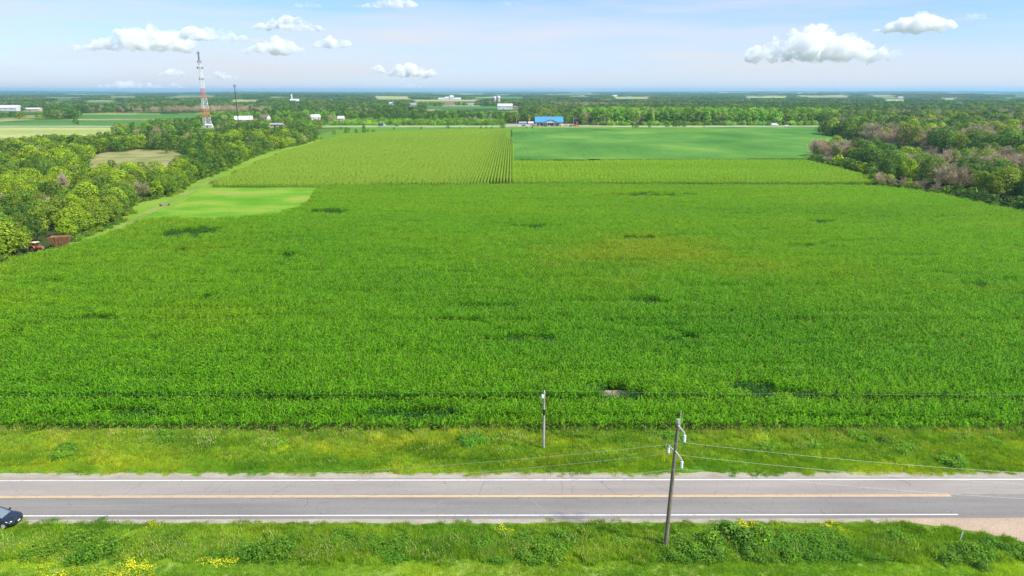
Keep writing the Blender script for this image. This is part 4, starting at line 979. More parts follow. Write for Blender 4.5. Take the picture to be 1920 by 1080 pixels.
# ------------------------------------------------------------------ middle distance and far woods
def mid_woods():
    r = np.random.default_rng(8)
    def emit(poly, s, hfun, cfun, name, label, seed, dens=1.0, idx=None):
        x, y = poisson(poly, s, seed); k = r.random(len(x)) < dens; x, y = x[k], y[k]
        h = hfun(x, y, r); k = clear(x, y, h); x, y, h = x[k], y[k], h[k]; n = len(x)
        i, c = cfun(x, y, r, h); base = np.array([10, 10, 10, 13, 13, 13, 5, 5, 10, 10])[i]
        s_ = h/base; w = s_*r.uniform(.95, 1.35, n)*np.where(i > 7, 1.1, 1)
        scatter(name, LODC, np.stack([x, y, terr(x, y)-.3], -1), i, r.uniform(0, 6.28, n), np.stack([w, w, s_], -1), c, label, tilt=r.normal(0, .04, (n, 2)))
    def mix(pals, bare=0.0, tall=.4, nseed=1, ns=.006, shrub=False):
        pals = np.array(pals)
        def f(x, y, r, h):
            n = len(x); v = sn(x, y, ns, nseed)+r.normal(0, .35, n); q = np.clip(((v+1)/2*len(pals)).astype(int), 0, len(pals)-1)
            c = pals[q]*r.uniform(.75, 1.25, (n, 1)); i = np.where(r.random(n) < tall, r.integers(3, 6, n), r.integers(0, 3, n))
            if shrub: i = np.where(r.random(n) < .8, r.integers(6, 8, n), i)
            b = (sn(x, y, ns*1.3, nseed+9)+r.normal(0, .3, n)) > (1-2*bare)
            if bare > 0: i = np.where(b, r.integers(8, 10, n), i); c = np.where(b[:, None], np.array([[1.0, .92, .85]])*r.uniform(.8, 1.2, (n, 1)), c)
            return i, c
        return f
    D, Mi, Y_, Gr, Dp, O = [COLS[k] for k in ('dark green', 'mid green', 'yellow-green', 'grey-green', 'deep green', 'olive green')]
    BR = (2.7, 2.6, 1.6); BR2 = (2.0, 2.3, 1.3)
    def hh(a, b): return lambda x, y, r: r.uniform(a, b, len(x))
    # bright young poplars behind the store and along the soybean field
    emit([(90, 900), (420, 905), (420, 985), (90, 985)], 7.0, hh(14, 23), mix([BR, BR2, BR2, BR, Mi], .06, .75, 2, .05), 'poplar_wood', 'bright green young poplars beyond the highway behind the soybeans', 31)
    emit([(90, 886), (430, 890), (430, 903), (90, 903)], 4.5, hh(3, 7), mix([BR, BR2, Mi, O], .1, .2, 3, .05, True), 'poplar_scrub', 'leafy scrub in front of the young poplars', 32, .8)
    # scrub left of the store
    emit([(-235, 892), (-10, 890), (-10, 1010), (-235, 1010)], 6.0, hh(3, 6.5), mix([BR, BR2, Mi, Mi, BR2], .0, .1, 4, .03, True), 'highway_scrub', 'bright green scrub between highway and dark woods', 33, .9)
    emit([(-240, 1010), (95, 1010), (95, 1120), (-240, 1120)], 8.5, hh(8, 13), mix([D, Mi, D, BR2, Dp], .10, .4, 5, .012), 'highway_wood', 'mixed woods beyond the bright highway scrub', 34, .85)
    emit([(-5, 915), (88, 915), (95, 1010), (-5, 1010)], 8, hh(9, 14), mix([D, Mi, O, D], .35, .3, 6, .03), 'store_wood', 'green and brown trees right behind the blue roofed store', 35)
    # around the tower and behind the left wood tip
    emit([(-400, 690), (-205, 690), (-235, 900), (-300, 905), (-430, 900)], 8.5, hh(7, 12), mix([D, Mi, Gr, BR2, O], .08, .4, 7, .02), 'tower_wood', 'mixed trees around the lattice tower and mast', 36, .75)
    emit([(-420, 905), (-240, 905), (-240, 1130), (-450, 1130)], 9, hh(9, 15), mix([Mi, BR2, Gr, BR2, D], .15, .5, 8, .015), 'village_wood', 'pale and dark trees around the cottages past the highway', 37, .8)
    emit(GP([(-100, 224), (145, 223), (152, 219), (120, 216), (-100, 216)]), 10, hh(11, 16), mix([D, Dp, D, Mi, O], .03, .2, 9, .01), 'field_copse', 'dark copse standing at the end of the left green fields', 38)
    # broad woods out to two kilometres
    emit([(-1700, 1380), (-420, 1380), (-430, 1130), (-240, 1120), (95, 1120), (95, 985), (430, 985), (460, 890), (1700, 1000), (1900, 2100), (-1900, 2100)], 12.5, hh(10, 16), mix([D, D, Mi, Dp, O], .22, .3, 10, .004), 'broad_woods', 'broad mixed woods with brown leafless stands in the middle distance', 39, .95)
mid_woods()
def patch_mesh(seed, n=16, q=46, size=50.0):
    r = np.random.default_rng(seed); V = []; T = []
    for k in range(n):
        cx, cy = r.uniform(-size/2, size/2, 2); rr = r.uniform(4.5, 7.5); hz = r.uniform(5, 9); lt = r.uniform(0, .5)
        for j in range(q):
            d = r.normal(0, 1, 3); d /= np.linalg.norm(d); d[2] = abs(d[2]) if r.random() < .8 else d[2]
            p = np.array([cx, cy, hz])+d*np.array([rr, rr, rr*.9])*r.uniform(.8, 1.1); nn = d+r.normal(0, .45, 3)+np.array([0, 0, .2]); nn /= np.linalg.norm(nn)
            u = np.cross(nn, r.normal(0, 1, 3)); u /= np.linalg.norm(u); v = np.cross(nn, u); s = r.uniform(.8, 1.7)
            V += [p-u*s, p-v*s*.7, p+u*s, p+v*s*.7]; T.append(min(1, lt+r.uniform(0, .4)))
    return mesh_np('wood_block', V, np.arange(len(V)).reshape(-1, 4), 4, [M['leaf']], None, {'tint': T})
WB = source_collection('wood_blocks', [patch_mesh(s) for s in range(5)])
def far_woods():
    r = np.random.default_rng(9)
    for nm, y0, y1, sp, sc, lab in (('far_woods', 2080, 5200, 46, 1.0, 'dark far woods broken by fields'), ('horizon_woods', 5200, 15500, 120, 2.6, 'blue-hazed woods reaching to the horizon'), ('skyline_woods', 15500, 27500, 300, 6.5, 'last faint woods on the skyline')):
        gx, gy = np.meshgrid(np.arange(-y1*.98, y1*.98, sp), np.arange(float(y0), y1, sp)); gx = gx.ravel()+r.uniform(-.4, .4, gx.size)*sp; gy = gy.ravel()+r.uniform(-.4, .4, gy.size)*sp
        k = np.abs(gx) < .86*gy+150; gx, gy = gx[k], gy[k]
        den = sn(gx, gy*2.2, .0021 if sp < 100 else .0012, 3)+.6*sn(gx, gy*2.0, .007 if sp < 100 else .003, 8)
        k = den > -.42; gx, gy = gx[k], gy[k]; h = r.uniform(11, 17, len(gx)); k = clear(gx, gy, h); gx, gy, h = gx[k], gy[k], h[k]; n = len(gx)
        q = np.clip((sn(gx, gy, .004, 4)+r.normal(0, .3, n)+1)/2, 0, 1)[:, None]
        c = np.array([[.75, .92, 1.0]])*(1-q)+np.array([[1.5, 1.45, 1.0]])*q; c *= r.uniform(.7, 1.2, (n, 1))
        b = (sn(gx, gy, .003, 14)+r.normal(0, .25, n)) > .75; c = np.where(b[:, None]&(gy[:, None] < 5000), np.array([[2.2, 1.45, 1.5]]), c)
        scatter(nm, WB, np.stack([gx, gy, terr(gx, gy)-1.5], -1), r.integers(0, 5, n), r.uniform(0, 6.28, n), np.stack([np.full(n, sc), np.full(n, sc), h/14*(1 if sp < 100 else 1.05 if sp < 200 else 1.2)], -1), c, lab)
far_woods()

# bushes along the highway verge and the near field ends (countable, small)
HB = [(668, 249, 4.5, 'dark'), (683, 250, 9.0, 'slim dark'), (627, 252, 5, 'round'), (650, 249, 6.5, 'mid'), (655, 244, 3, 'low'), (640, 243, 3, 'low'), (739, 243, 3, 'small'), (790, 242.5, 3.2, 'small'), (840, 241, 4.5, 'mid'), (862, 241, 2.5, 'small'), (902, 241, 3.2, 'mid'), (912, 241, 2.8, 'small'), (922, 241, 3, 'small'), (942, 240.5, 7, 'round'), (988, 241, 2.6, 'small'), (998, 241.2, 3, 'dark'),
      (1195, 239, 6, 'dark'), (1188, 239, 3.5, 'low'), (1250, 238, 8, 'round'), (1265, 238, 8.5, 'dark'), (1273, 237.8, 8, 'round'), (1284, 238, 8, 'round'), (1218, 239, 3, 'low'), (1320, 237, 3, 'small'), (143, 233, 9, 'lone dark'), (324, 234, 7, 'round'), (690, 247, 3.2, 'low'), (700, 247.5, 3, 'low')]
for i, (px, py, h, lk) in enumerate(HB):
    x, y = G(px, py); o = empty('roadside_bush', (x, y, -.1), i*1.3, {'dark': 'dark', 'slim dark': 'slim tall dark', 'round': 'rounded green', 'mid': 'middling green', 'low': 'low spreading', 'small': 'tiny', 'lone dark': 'lone dark'}[lk]+(' bush on the verge at the end of the ripening corn' if px < 945 and px > 600 else ' bush on the highway verge behind the soybeans' if px > 945 else ' tree standing in the far left field'), 'bush', 'bushes along the far highway verge' if px > 600 else None)
    s = h/4.5; o.scale = (s*(.45 if 'slim' in lk else .8 if lk != 'low' else 1.5), s*(.5 if 'slim' in lk else .9), s)
    c = link(bpy.data.objects.new('crown', CR['shrub'][i % 3]), o); q = COLS['deep green' if 'dark' in lk else 'mid green']; c['plant_colour'] = [q[0], q[1], q[2]]

# ------------------------------------------------------------------ old tractor, wagon, logs
M['rust'] = speckled('rusty_steel', (.19, .075, .035), (.38, .21, .10), 1.6, .9, (1, 1, 1), .35, .65); M['old_red'] = speckled('faded_red_paint', (.26, .06, .035), (.40, .15, .08), 2.5, .7); M['cream_paint'] = mat('cream_cab_paint', (.70, .58, .30), .6); M['log'] = speckled('weathered_log', (.30, .17, .10), (.46, .32, .20), 2)
def tractor():
    x, y = G(71, 471.5); e = empty('old_tractor', (x, y, 0), R(-12), 'old faded red tractor with cream cab roof parked under the trees', 'tractor')
    mb = MB(); mb.loft([[(a, -.38, .85), (a, -.42, 1.25), (a, -.25, t), (a, .25, t), (a, .42, 1.25), (a, .38, .85)] for a, t in ((.2, 1.62), (1.0, 1.6), (1.75, 1.52), (1.95, 1.35))], M['old_red'], smooth=False); hd = mb.build('hood', e)
    mb = MB(); mb.box((1.98, 0, 1.1), (.06, .6, .5), M['t_dark']); mb.build('grille', hd); mb = MB(); mb.box((.3, 0, .7), (3.0, .5, .4), M['old_red']); mb.build('chassis', e)
    mb = MB(); mb.tube([(1.1, .1, 1.55), (1.1, .1, 2.3)], .05, M['t_dark'], 6); mb.build('exhaust_pipe', e)
    cab = MB()
    for a, b in ((-1.3, -.65), (-1.3, .65), (.15, -.65), (.15, .65)): cab.tube([(a, b, 1.1), (a*.95, b*.92, 2.5)], .05, M['old_red'], 5)
    cab = cab.build('cab_frame', e); mb = MB(); mb.box((-.58, 0, 2.56), (1.8, 1.6, .14), M['cream_paint'], 0, .92); mb.build('cab_roof', e)
    mb = MB(); mb.box((-.58, -.6, 1.85), (1.25, .03, 1.1), M['glass']); mb.box((-.58, .6, 1.85), (1.25, .03, 1.1), M['glass']); mb.box((.13, 0, 1.85), (.03, 1.1, 1.1), M['glass']); mb.build('cab_glass', cab)
    mb = MB(); mb.box((-.8, 0, 1.25), (.5, .5, .12), M['t_dark']); mb.box((-1.05, 0, 1.5), (.1, .5, .5), M['t_dark']); mb.build('seat', e)
    for s in (-1, 1):
        for a, rr, w in ((-.8, .82, .42), (1.45, .45, .24)):
            mb = MB(); mb.tube([(a, s*.62, rr), (a, s*(.62+w), rr)], rr, M['tyre'], 18, smooth=False); wh = mb.build('wheel', e)
            mb = MB(); mb.tube([(a, s*(.62+w-.03), rr), (a, s*(.62+w+.02), rr)], rr*.52, M['old_red'], 14, smooth=False); mb.build('rim', wh)
        mb = MB(); pts = [(-.8+math.cos(t)*.98, s*.85, .82+math.sin(t)*.98) for t in [R(q) for q in range(15, 166, 15)]]
        mb.add([(p[0], p[1]-.26, p[2]) for p in pts]+[(p[0], p[1]+.26, p[2]) for p in pts], [(i, i+1, i+1+len(pts), i+len(pts)) for i in range(len(pts)-1)], M['old_red']); mb.build('fender', e)
tractor()
def wagon():
    x, y = G(115, 466); e = empty('rusty_wagon', (x, y, 0), R(6), 'rusty flared-sided farm wagon beside the old tractor', 'wagon')
    zb, zt = .9, 3.5; b = [(-1.5, -.9), (1.5, -.9), (1.5, .9), (-1.5, .9)]; t = [(-2.5, -1.5), (2.5, -1.5), (2.5, 1.5), (-2.5, 1.5)]
    for i in range(4):
        j = (i+1) % 4; a = [Vector((*b[i], zb)), Vector((*b[j], zb)), Vector((*t[j], zt-.25*(i % 2))), Vector((*t[i], zt))]; c = sum(a, Vector())/4; n = (a[1]-a[0]).cross(a[3]-a[0]).normalized()*.05
        mb = MB(); mb.add([p+n for p in a]+[p-n for p in a], [(0, 1, 2, 3), (7, 6, 5, 4), (0, 4, 5, 1), (1, 5, 6, 2), (2, 6, 7, 3), (3, 7, 4, 0)], M['rust']); pn = mb.build('side_panel', e)
        mb = MB()
        for k in (1, 2, 3, 4): mb.tube([a[0].lerp(a[1], k/5)+n*1.8, a[3].lerp(a[2], k/5)+n*1.8], .05, M['rust'], 4)
        mb.build('rib', pn)
    mb = MB(); mb.box((0, 0, zb), (3, 1.8, .1), M['rust']); mb.build('floor_pan', e); mb = MB(); mb.box((0, 0, .7), (3.4, .9, .2), M['t_dark']); mb.tube([(1.7, 0, .6), (3.4, 0, .3)], .05, M['rust'], 5); mb.build('undercarriage', e)
    for a in (-1.2, 1.2):
        for s in (-1, 1): mb = MB(); mb.tube([(a, s*.85, .42), (a, s*1.1, .42)], .42, M['tyre'], 14, smooth=False); wh = mb.build('wheel', e); mb = MB(); mb.tube([(a, s*1.1, .42), (a, s*1.12, .42)], .2, M['rust'], 10); mb.build('rim', wh)
wagon()
def logs():
    for (px, py, ln, rz, rr, lb, mm) in ((236, 387, 6.0, -.1, .22, 'long fallen log at the wood edge', 'log'), (231, 401, 5.0, .25, .18, 'shorter fallen log below the long one', 'log')):
        x, y = G(px, py); e = empty('log', (x, y, .35), rz, lb, 'log'); mb = MB(); mb.tube([(-ln/2, 0, 0), (0, .1, .12), (ln/2, 0, .1)], [rr, rr*.9, rr*.7], M[mm], 9); mb.build('trunk', e); mb = MB(); mb.tube([(ln*.1, 0, .1), (ln*.2, .5, .6)], [rr*.4, rr*.2], M[mm], 6); mb.build('branch_stub', e)
    x, y = G(309, 386); e = empty('scrap_implement', (x, y, 0), .5, 'small dark scrap implement left at the lane through the meadow', 'implement')
    mb = MB(); mb.box((0, 0, .5), (3.2, .25, .25), M['t_dark']); mb.box((-.8, 0, .75), (1.0, .9, .5), M['t_dark'], .2, .7); mb.build('frame', e)
    for i in range(4): mb = MB(); mb.tube([(-1.3+i*.8, 0, .4), (-1.2+i*.8, -.5, .05)], .06, M['rust'], 5); mb.build('tine', e)
    for s in (-1.4, 1.4): mb = MB(); mb.tube([(s, .2, .4), (s, .35, .4)], .4, M['tyre'], 12, smooth=False); mb.build('wheel', e)
logs()

# ------------------------------------------------------------------ power poles and lines
def pole_wood(name, c1, c2):
    m = mat(name, c1, .9, .1); n = noise_node(m, 3, 5, .65, (4, 4, .35)); n2 = noise_node(m, 1.2, 3, .6, (3, 3, 1)); c = ramp(m, n, [(.3, c1), (.7, c2)]); c = mixc(m, rng(m, n2, .5, .65, 0, .6), c, (.55, .5, .42), 'MULTIPLY'); setcol(m, c); bump(m, n, .6, .02); return m
M['pole'] = pole_wood('weathered_pole', (.12, .095, .07), (.30, .25, .19)); M['pole2'] = pole_wood('pale_pole', (.34, .30, .26), (.55, .50, .45)); M['porcelain'] = mat('pale_insulator', (.72, .74, .76), .25, .5); M['fibre'] = mat('fibreglass_arm', (.52, .49, .42), .6); M['wire'] = mat('aluminium_wire', (.50, .50, .48), .5, .5, .4); M['black_band'] = mat('black_band', (.02, .02, .02), .7)
bx, by = G(1247, 1031)
POLES = [(bx, by, 1), (bx-120, by+.3, 0), (bx+120, by-.3, 0)]
ATT = {'A': (-1.45, 12.3), 'B': (1.45, 9.55), 'C': (-1.45, 9.7)}
def big_pole(x, y, main):
    e = empty('utility_pole', (x, y, -.1), 0, 'weathered wooden utility pole on the near roadside with three hanging insulators' if main else 'next wooden utility pole further along the near roadside', 'utility pole', None if main else 'utility poles beyond the picture edge')
    mb = MB(); tx = .35; mb.tube([(0, 0, 0), (tx*.5, 0, 7), (tx, 0, 13.7)], [.21, .18, .14], M['pole'], 14); mb.build('pole', e)
    mb = MB(); mb.tube([(tx, 0, 13.45), (tx, 0, 13.8)], .16, M['fibre'], 12); mb.build('pole_cap', e)
    mb = MB(); mb.tube([(tx+.1, -.12, 12.9), (tx+.16, -.12, 14.7)], [.05, .03], M['steel'], 6); mb.build('top_pin', e)
    for k, (dy, zw) in ATT.items():
        zm = zw+.85; xx = tx*zm/13.7; sx = .14 if dy < 0 else -.12
        mb = MB(); mb.tube([(xx, math.copysign(.12, dy), zm+.1), (xx+sx*2, dy, zm-.02)], [.085, .06], M['fibre'], 8); mb.build('standoff_arm', e)
        mb = MB(); X = xx+sx*2
        for i in range(4):
            z = zm-.1-i*.17; mb.tube([(X, dy, z), (X, dy, z-.05), (X, dy, z-.11), (X, dy, z-.13)], [.035, .13, .14, .04], M['porcelain'], 12)
        mb.tube([(X, dy, zm), (X, dy, zw)], .02, M['steel'], 5); mb.build('insulator_string', e)
        mb = MB(); mb.box((X, dy, zw), (.3, .07, .07), M['steel']); mb.build('wire_clamp', e)
for p in POLES: big_pole(*p)
def wire(name, a, b, sag, rad, label, group=None):
    mb = MB(); a = Vector(a); b = Vector(b); n = 36; pts = []
    for i in range(n+1): t = i/n; p = a.lerp(b, t); p.z -= sag*4*t*(1-t); pts.append(p)
    mb.tube(pts, rad, M['wire'], 5); o = mb.build(name); tag(o, label, 'power line', group)
def attach(x, y, k):
    dy, zw = ATT[k]; zm = zw+.85; return (x+.35*zm/13.7+(.28 if dy < 0 else -.24), y+dy, zw-.1-.03)
names = {'A': 'uppermost', 'B': 'middle', 'C': 'lowest'}
for k in 'ABC':
    wire('power_line', attach(POLES[1][0], POLES[1][1], k), attach(bx, by, k), 3.9, .0085, names[k]+' power line running left from the near wooden pole')
    wire('power_line', attach(bx, by, k), attach(POLES[2][0], POLES[2][1], k), 3.9, .0085, names[k]+' power line running right from the near wooden pole')
def small_pole(x, y, main):
    e = empty('small_utility_pole', (x, y, -.05), 0, 'slim pale utility pole with black band beside the corn' if main else 'next slim pale pole along the corn edge', 'utility pole', None if main else 'pale poles beyond the picture edge')
    mb = MB(); mb.tube([(0, 0, 0), (0, 0, 7.75)], [.15, .115], M['pole2'], 12); mb.build('pole', e); mb = MB(); mb.tube([(0, 0, 4.75), (0, 0, 5.5)], .142, M['black_band'], 12); mb.build('black_band', e)
    mb = MB(); mb.tube([(-.22, -.1, 6.95), (-.22, -.1, 7.0), (-.22, -.1, 7.4), (-.22, -.1, 7.5)], [.1, .17, .17, .05], M['porcelain'], 12); mb.build('insulator_pot', e); mb = MB(); mb.tube([(.14, -.05, 5.8), (.2, -.05, 6.6), (.12, -.05, 7.1)], .03, M['black_band'], 5); mb.build('cable', e); mb = MB(); mb.tube([(0, 0, 7.7), (0, 0, 7.95)], .05, M['porcelain'], 8); mb.build('pin_insulator', e)
fx, fy = G(1019, 844)
for q, mn in ((0, 1), (-110, 0), (110, 0)): small_pole(fx+q, fy, mn)
wire('power_line', (fx, fy, 7.85), (fx-110, fy, 7.85), .5, .004, 'thin line strung left from the slim pale pole'); wire('power_line', (fx, fy, 7.85), (fx+110, fy, 7.85), .5, .004, 'thin line strung right from the slim pale pole')
mx_, my_ = G(1796, 1018); e = empty('marker_post', (mx_, my_, 0), 0, 'thin white marker post leaning in the near ditch grass', 'marker post'); mb = MB(); mb.box((.10, 0, .75), (.085, .04, 1.6), M['white_wall']); o = mb.build('post', e); o.rotation_euler = (0, .14, 0); mb = MB(); mb.box((.10, -.03, 1.42), (.08, .012, .1), PM['orange']); o = mb.build('reflector', e); o.rotation_euler = (0, .14, 0)

# ------------------------------------------------------------------ the black car
def suv():
    e = empty('car', (0, 0, 0), 0, 'black car with sloping windscreen straddling the near white edge line', 'car')
    pm = mat('black_car_paint', (.018, .022, .032), .18, .6); pm.node_tree.nodes['Principled BSDF'].inputs['Coat Weight'].default_value = .8
    gl = mat('windscreen_glass', (.16, .21, .22), .05, .8); hl = mat('headlight_lens', (.70, .74, .78), .1, .7); pl = mat('number_plate', (.75, .75, .72), .5)
    def ring(x, w, zb, zs, zt, w2): return [(x, -w*.92, zb), (x, -w, zb+.12), (x, -w, zs-.06), (x, -w*.97, zs), (x, -w2, zt), (x, -w2*.5, zt+.025), (x, w2*.5, zt+.025), (x, w2, zt), (x, w*.97, zs), (x, w, zs-.06), (x, w, zb+.12), (x, w*.92, zb)]
    mb = MB(); mb.loft([ring(-2.32, .78, .48, .80, .98, .6), ring(-2.22, .88, .32, .95, 1.06, .72), ring(-1.5, .93, .26, 1.02, 1.06, .75), ring(0, .93, .24, 1.0, 1.04, .76), (ring(.95, .93, .24, .98, 1.03, .74)), ring(1.5, .92, .26, .93, .99, .72), ring(2.0, .88, .28, .84, .91, .66), ring(2.25, .78, .30, .74, .80, .55), ring(2.36, .64, .36, .62, .68, .45)], pm); body = mb.build('body', e)
    def gring(x, w, zb, w2, zt): return [(x, -w, zb), (x, -w2, zt), (x, -w2*.6, zt+.03), (x, w2*.6, zt+.03), (x, w2, zt), (x, w, zb)]
    mb = MB(); mb.loft([gring(-2.15, .70, 1.0, .66, 1.06), gring(-1.75, .74, 1.0, .60, 1.48), gring(-.9, .78, 1.0, .62, 1.60), gring(.1, .79, 1.0, .62, 1.58), gring(.42, .78, 1.0, .60, 1.50), gring(1.22, .70, .98, .64, 1.03)], gl); mb.build('glasshouse', e)
    mb = MB(); mb.loft([[(x, -w, z), (x, -w*.5, z+.045), (x, w*.5, z+.045), (x, w, z)] for x, w, z in ((-1.75, .6, 1.51), (-.9, .63, 1.625), (.1, .63, 1.605), (.36, .6, 1.545))], pm, caps=False); mb.build('roof', e)
    for s in (-1, 1):
        mb = MB(); mb.tube([(.38, s*.61, 1.54), (1.24, s*.70, 1.02)], .035, pm, 6); mb.tube([(-.45, s*.79, 1.0), (-.45, s*.635, 1.6)], .03, pm, 6); mb.tube([(-1.78, s*.62, 1.5), (-2.15, s*.7, 1.05)], .06, pm, 6); mb.build('pillar', e)
        mb = MB(); mb.loft([[(x, s*(w-.01), z), (x+.03, s*(w+.015), z+.01), (x+.0, s*(w-.02), z+h), (x-.02, s*(w-.08), z+h)] for x, w, z, h in ((2.28, .70, .60, .09), (2.12, .83, .62, .13), (1.85, .905, .70, .12), (1.72, .925, .76, .05))], hl); mb.build('headlight', e)
        mb = MB(); mb.box((.85, s*1.03, 1.08), (.16, .2, .14), pm, 0, .8); mb.build('wing_mirror', e)
        mb = MB(); mb.box((-.1, s*.937, .86), (.16, .015, .025), M['steel']); mb.build('door_handle', e)
        for a in (-1.42, 1.45):
            mb = MB(); mb.tube([(a, s*.72, .34), (a, s*.75, .34), (a, s*.92, .34), (a, s*.95, .34)], [.3, .35, .35, .3], M['tyre'], 24, smooth=False); wh = mb.build('wheel', e)
            mb = MB(); mb.tube([(a, s*.945, .34), (a, s*.96, .34)], .22, M['steel'], 18, smooth=False)
            mb.build('rim', wh)
    mb = MB(); mb.box((2.345, 0, .58), (.06, .95, .16), M['tyre']); mb.box((2.34, 0, .38), (.05, 1.15, .14), M['tyre']); mb.build('grille', e)
    mb = MB(); mb.box((2.40, 0, .47), (.02, .32, .15), pl); mb.build('number_plate', e)
    mb = MB(); mb.box((-2.36, 0, .62), (.02, .32, .15), pl); mb.build('rear_plate', e)
    fxp, fyp = G(30, 978, .5); e.location = (fxp-2.3, fyp+.35, .035); e.rotation_euler = (0, 0, -.02)
suv()

# ------------------------------------------------------------------ roadside grass, weeds, flowers, bushes
def tuft_patch(seed, n, hmin, hmax, w, size=2.0, clump=0, seeds=0.0, lean=.35, mats=None, flowers=0.0, leaf=False, cl_r=.16):
    r = np.random.default_rng(seed); V = []; F = []; T = []; MI = []
    cl = r.uniform(-size/2, size/2, (max(1, clump), 2)); ch = r.uniform(.6, 1.15, max(1, clump)); ct = r.uniform(0, .5, max(1, clump))
    for k in range(n):
        if clump: j = r.integers(0, clump); x, y = cl[j]+r.normal(0, cl_r, 2); hs = ch[j]; tt = ct[j]
        else: x, y = r.uniform(-size/2, size/2, 2); hs = 1; tt = r.uniform(0, .5)
        h = r.uniform(hmin, hmax)*hs; a = r.uniform(0, 6.28); l = r.uniform(0, lean)*h; ww = w*r.uniform(.7, 1.3); b = len(V); a2 = r.uniform(0, 6.28)
        sx, sy = math.cos(a2)*ww/2, math.sin(a2)*ww/2
        if leaf:
            z = h*r.uniform(.25, 1); dx, dy = math.cos(a)*ww, math.sin(a)*ww; q = r.normal(0, .3, 3)*ww
            V += [(x, y, z), (x+dx*.5-dy*.5, y+dy*.5+dx*.5, z+q[0]+.3*ww), (x+dx, y+dy, z+q[1]), (x+dx*.5+dy*.5, y+dy*.5-dx*.5, z+q[2])]
        else: V += [(x-sx, y-sy, 0), (x+sx, y+sy, 0), (x+math.cos(a)*l+sx*.35, y+math.sin(a)*l+sy*.35, h), (x+math.cos(a)*l-sx*.35, y+math.sin(a)*l-sy*.35, h)]
        F.append((b, b+1, b+2, b+3)); T.append(min(1, tt+r.uniform(0, .5))); MI.append(0)
        if seeds and r.random() < seeds:
            b = len(V); cx, cy = x+math.cos(a)*l, y+math.sin(a)*l; V += [(cx-.03, cy, h-.05), (cx+.03, cy, h-.05), (cx+.04, cy+.02, h+.2), (cx-.02, cy+.02, h+.2)]; F.append((b, b+1, b+2, b+3)); T.append(r.uniform(0, 1)); MI.append(1)
        if flowers and r.random() < flowers:
            b = len(V); cx, cy = x+math.cos(a)*l, y+math.sin(a)*l; q = r.uniform(.02, .05); V += [(cx-q, cy-q, h+.02), (cx+q, cy-q, h+.03), (cx+q, cy+q, h+.05), (cx-q, cy+q, h+.02)]; F.append((b, b+1, b+2, b+3)); T.append(r.uniform(0, 1)); MI.append(2)
    return mesh_np('tuft_patch', V, F, 4, mats or [M['grass'], M['seed'], M['flower']], MI, {'tint': T})
tp = [tuft_patch(s, 1500, .10, .28, .035, clump=60) for s in range(3)]            # 0-2 short
tp += [tuft_patch(10+s, 1500, .3, .65, .04, clump=40, seeds=.006, lean=.5) for s in range(3)]   # 3-5 mid
tp += [tuft_patch(20+s, 1300, .6, 1.05, .04, clump=26, seeds=.035, lean=.5) for s in range(3)]  # 6-8 tall, seeding
tp += [tuft_patch(30+s, 1100, .5, 1.25, .13, clump=16, leaf=True, mats=[M['weed'], M['seed'], M['flower']], cl_r=.22) for s in range(3)]   # 9-11 leafy weeds
tp += [tuft_patch(40+s, 900, .25, .5, .04, clump=22, flowers=.16) for s in range(2)]    # 12-13 flowers
TPC = source_collection('tuft_patches', tp)
def band(name, label, y0, y1, choose, seed, step=1.5, x0=-72, x1=72, col=None):
    r = np.random.default_rng(seed); gx, gy = np.meshgrid(np.arange(float(x0), x1, step), np.arange(float(y0), y1, step)); gx = gx.ravel()+r.uniform(-.5, .5, gx.size)*step; gy = gy.ravel()+r.uniform(-.5, .5, gy.size)*step
    k = np.abs(gx) < .80*(gy+14)+6
    k &= ~inside(TRACKPOLY, gx, gy)
    gx, gy = gx[k], gy[k]; n = len(gx); i, s, c = choose(gx, gy, r); k = i >= 0
    scatter(name, TPC, np.stack([gx, gy, np.full(n, .0)], -1)[k], i[k], r.uniform(0, 6.28, n)[k], s[k], c[k], label)
TRACKPOLY = GP([(1640, 974), (1705, 977), (1750, 983), (1800, 992), (1850, 1001), (1920, 1017), (2060, 1059), (2300, 1130)]) + [(130, 40), (140, 61), (52, 61.5), (44, 61)]
TRACKPOLY = [(a-.4, b-(1.0 if b > 50 and a < 60 and i < 6 else 0)) for i, (a, b) in enumerate(TRACKPOLY)]
def tone(x, y, r, a, b):
    v = np.clip((sn(x*.4, y, .55, 3)+sn(x*.3, y, 1.4, 7)*.5+r.normal(0, .25, len(x))+1)/2, 0, 1)[:, None]; return (np.array([a])*(1-v)+np.array([b])*v)*r.uniform(.9, 1.1, (len(x), 1))
def ch_far(x, y, r):
    n = len(x); v = (y-69.2)/(78.8-69.2)+.16*sn(x*.25, y, .7, 2)+r.normal(0, .08, n)
    i = np.where(v < .30, r.integers(0, 3, n), np.where((v < .74) | (r.random(n) < .3), r.integers(3, 6, n), r.integers(6, 9, n)))
    w = (sn(x, y, .5, 9) > .85) & (v > .35); i = np.where(w, r.integers(9, 12, n), i)
    s = np.ones((n, 3))*r.uniform(.85, 1.2, (n, 1)); s[:, 2] *= .75; c = tone(x, y, r, (1.0, 1.12, .75), (1.95, 1.48, .95)); st = np.clip(sn(x*.25, y*2, .6, 31), 0, 1)[:, None]; c = c*(1-st)+c*np.array([[1.35, 1.12, .9]])*st
    return i, s, c
band('roadside_grass_far', 'rough green grass between the road and the corn', 70.15, 79.4, ch_far, 3, 1.2)
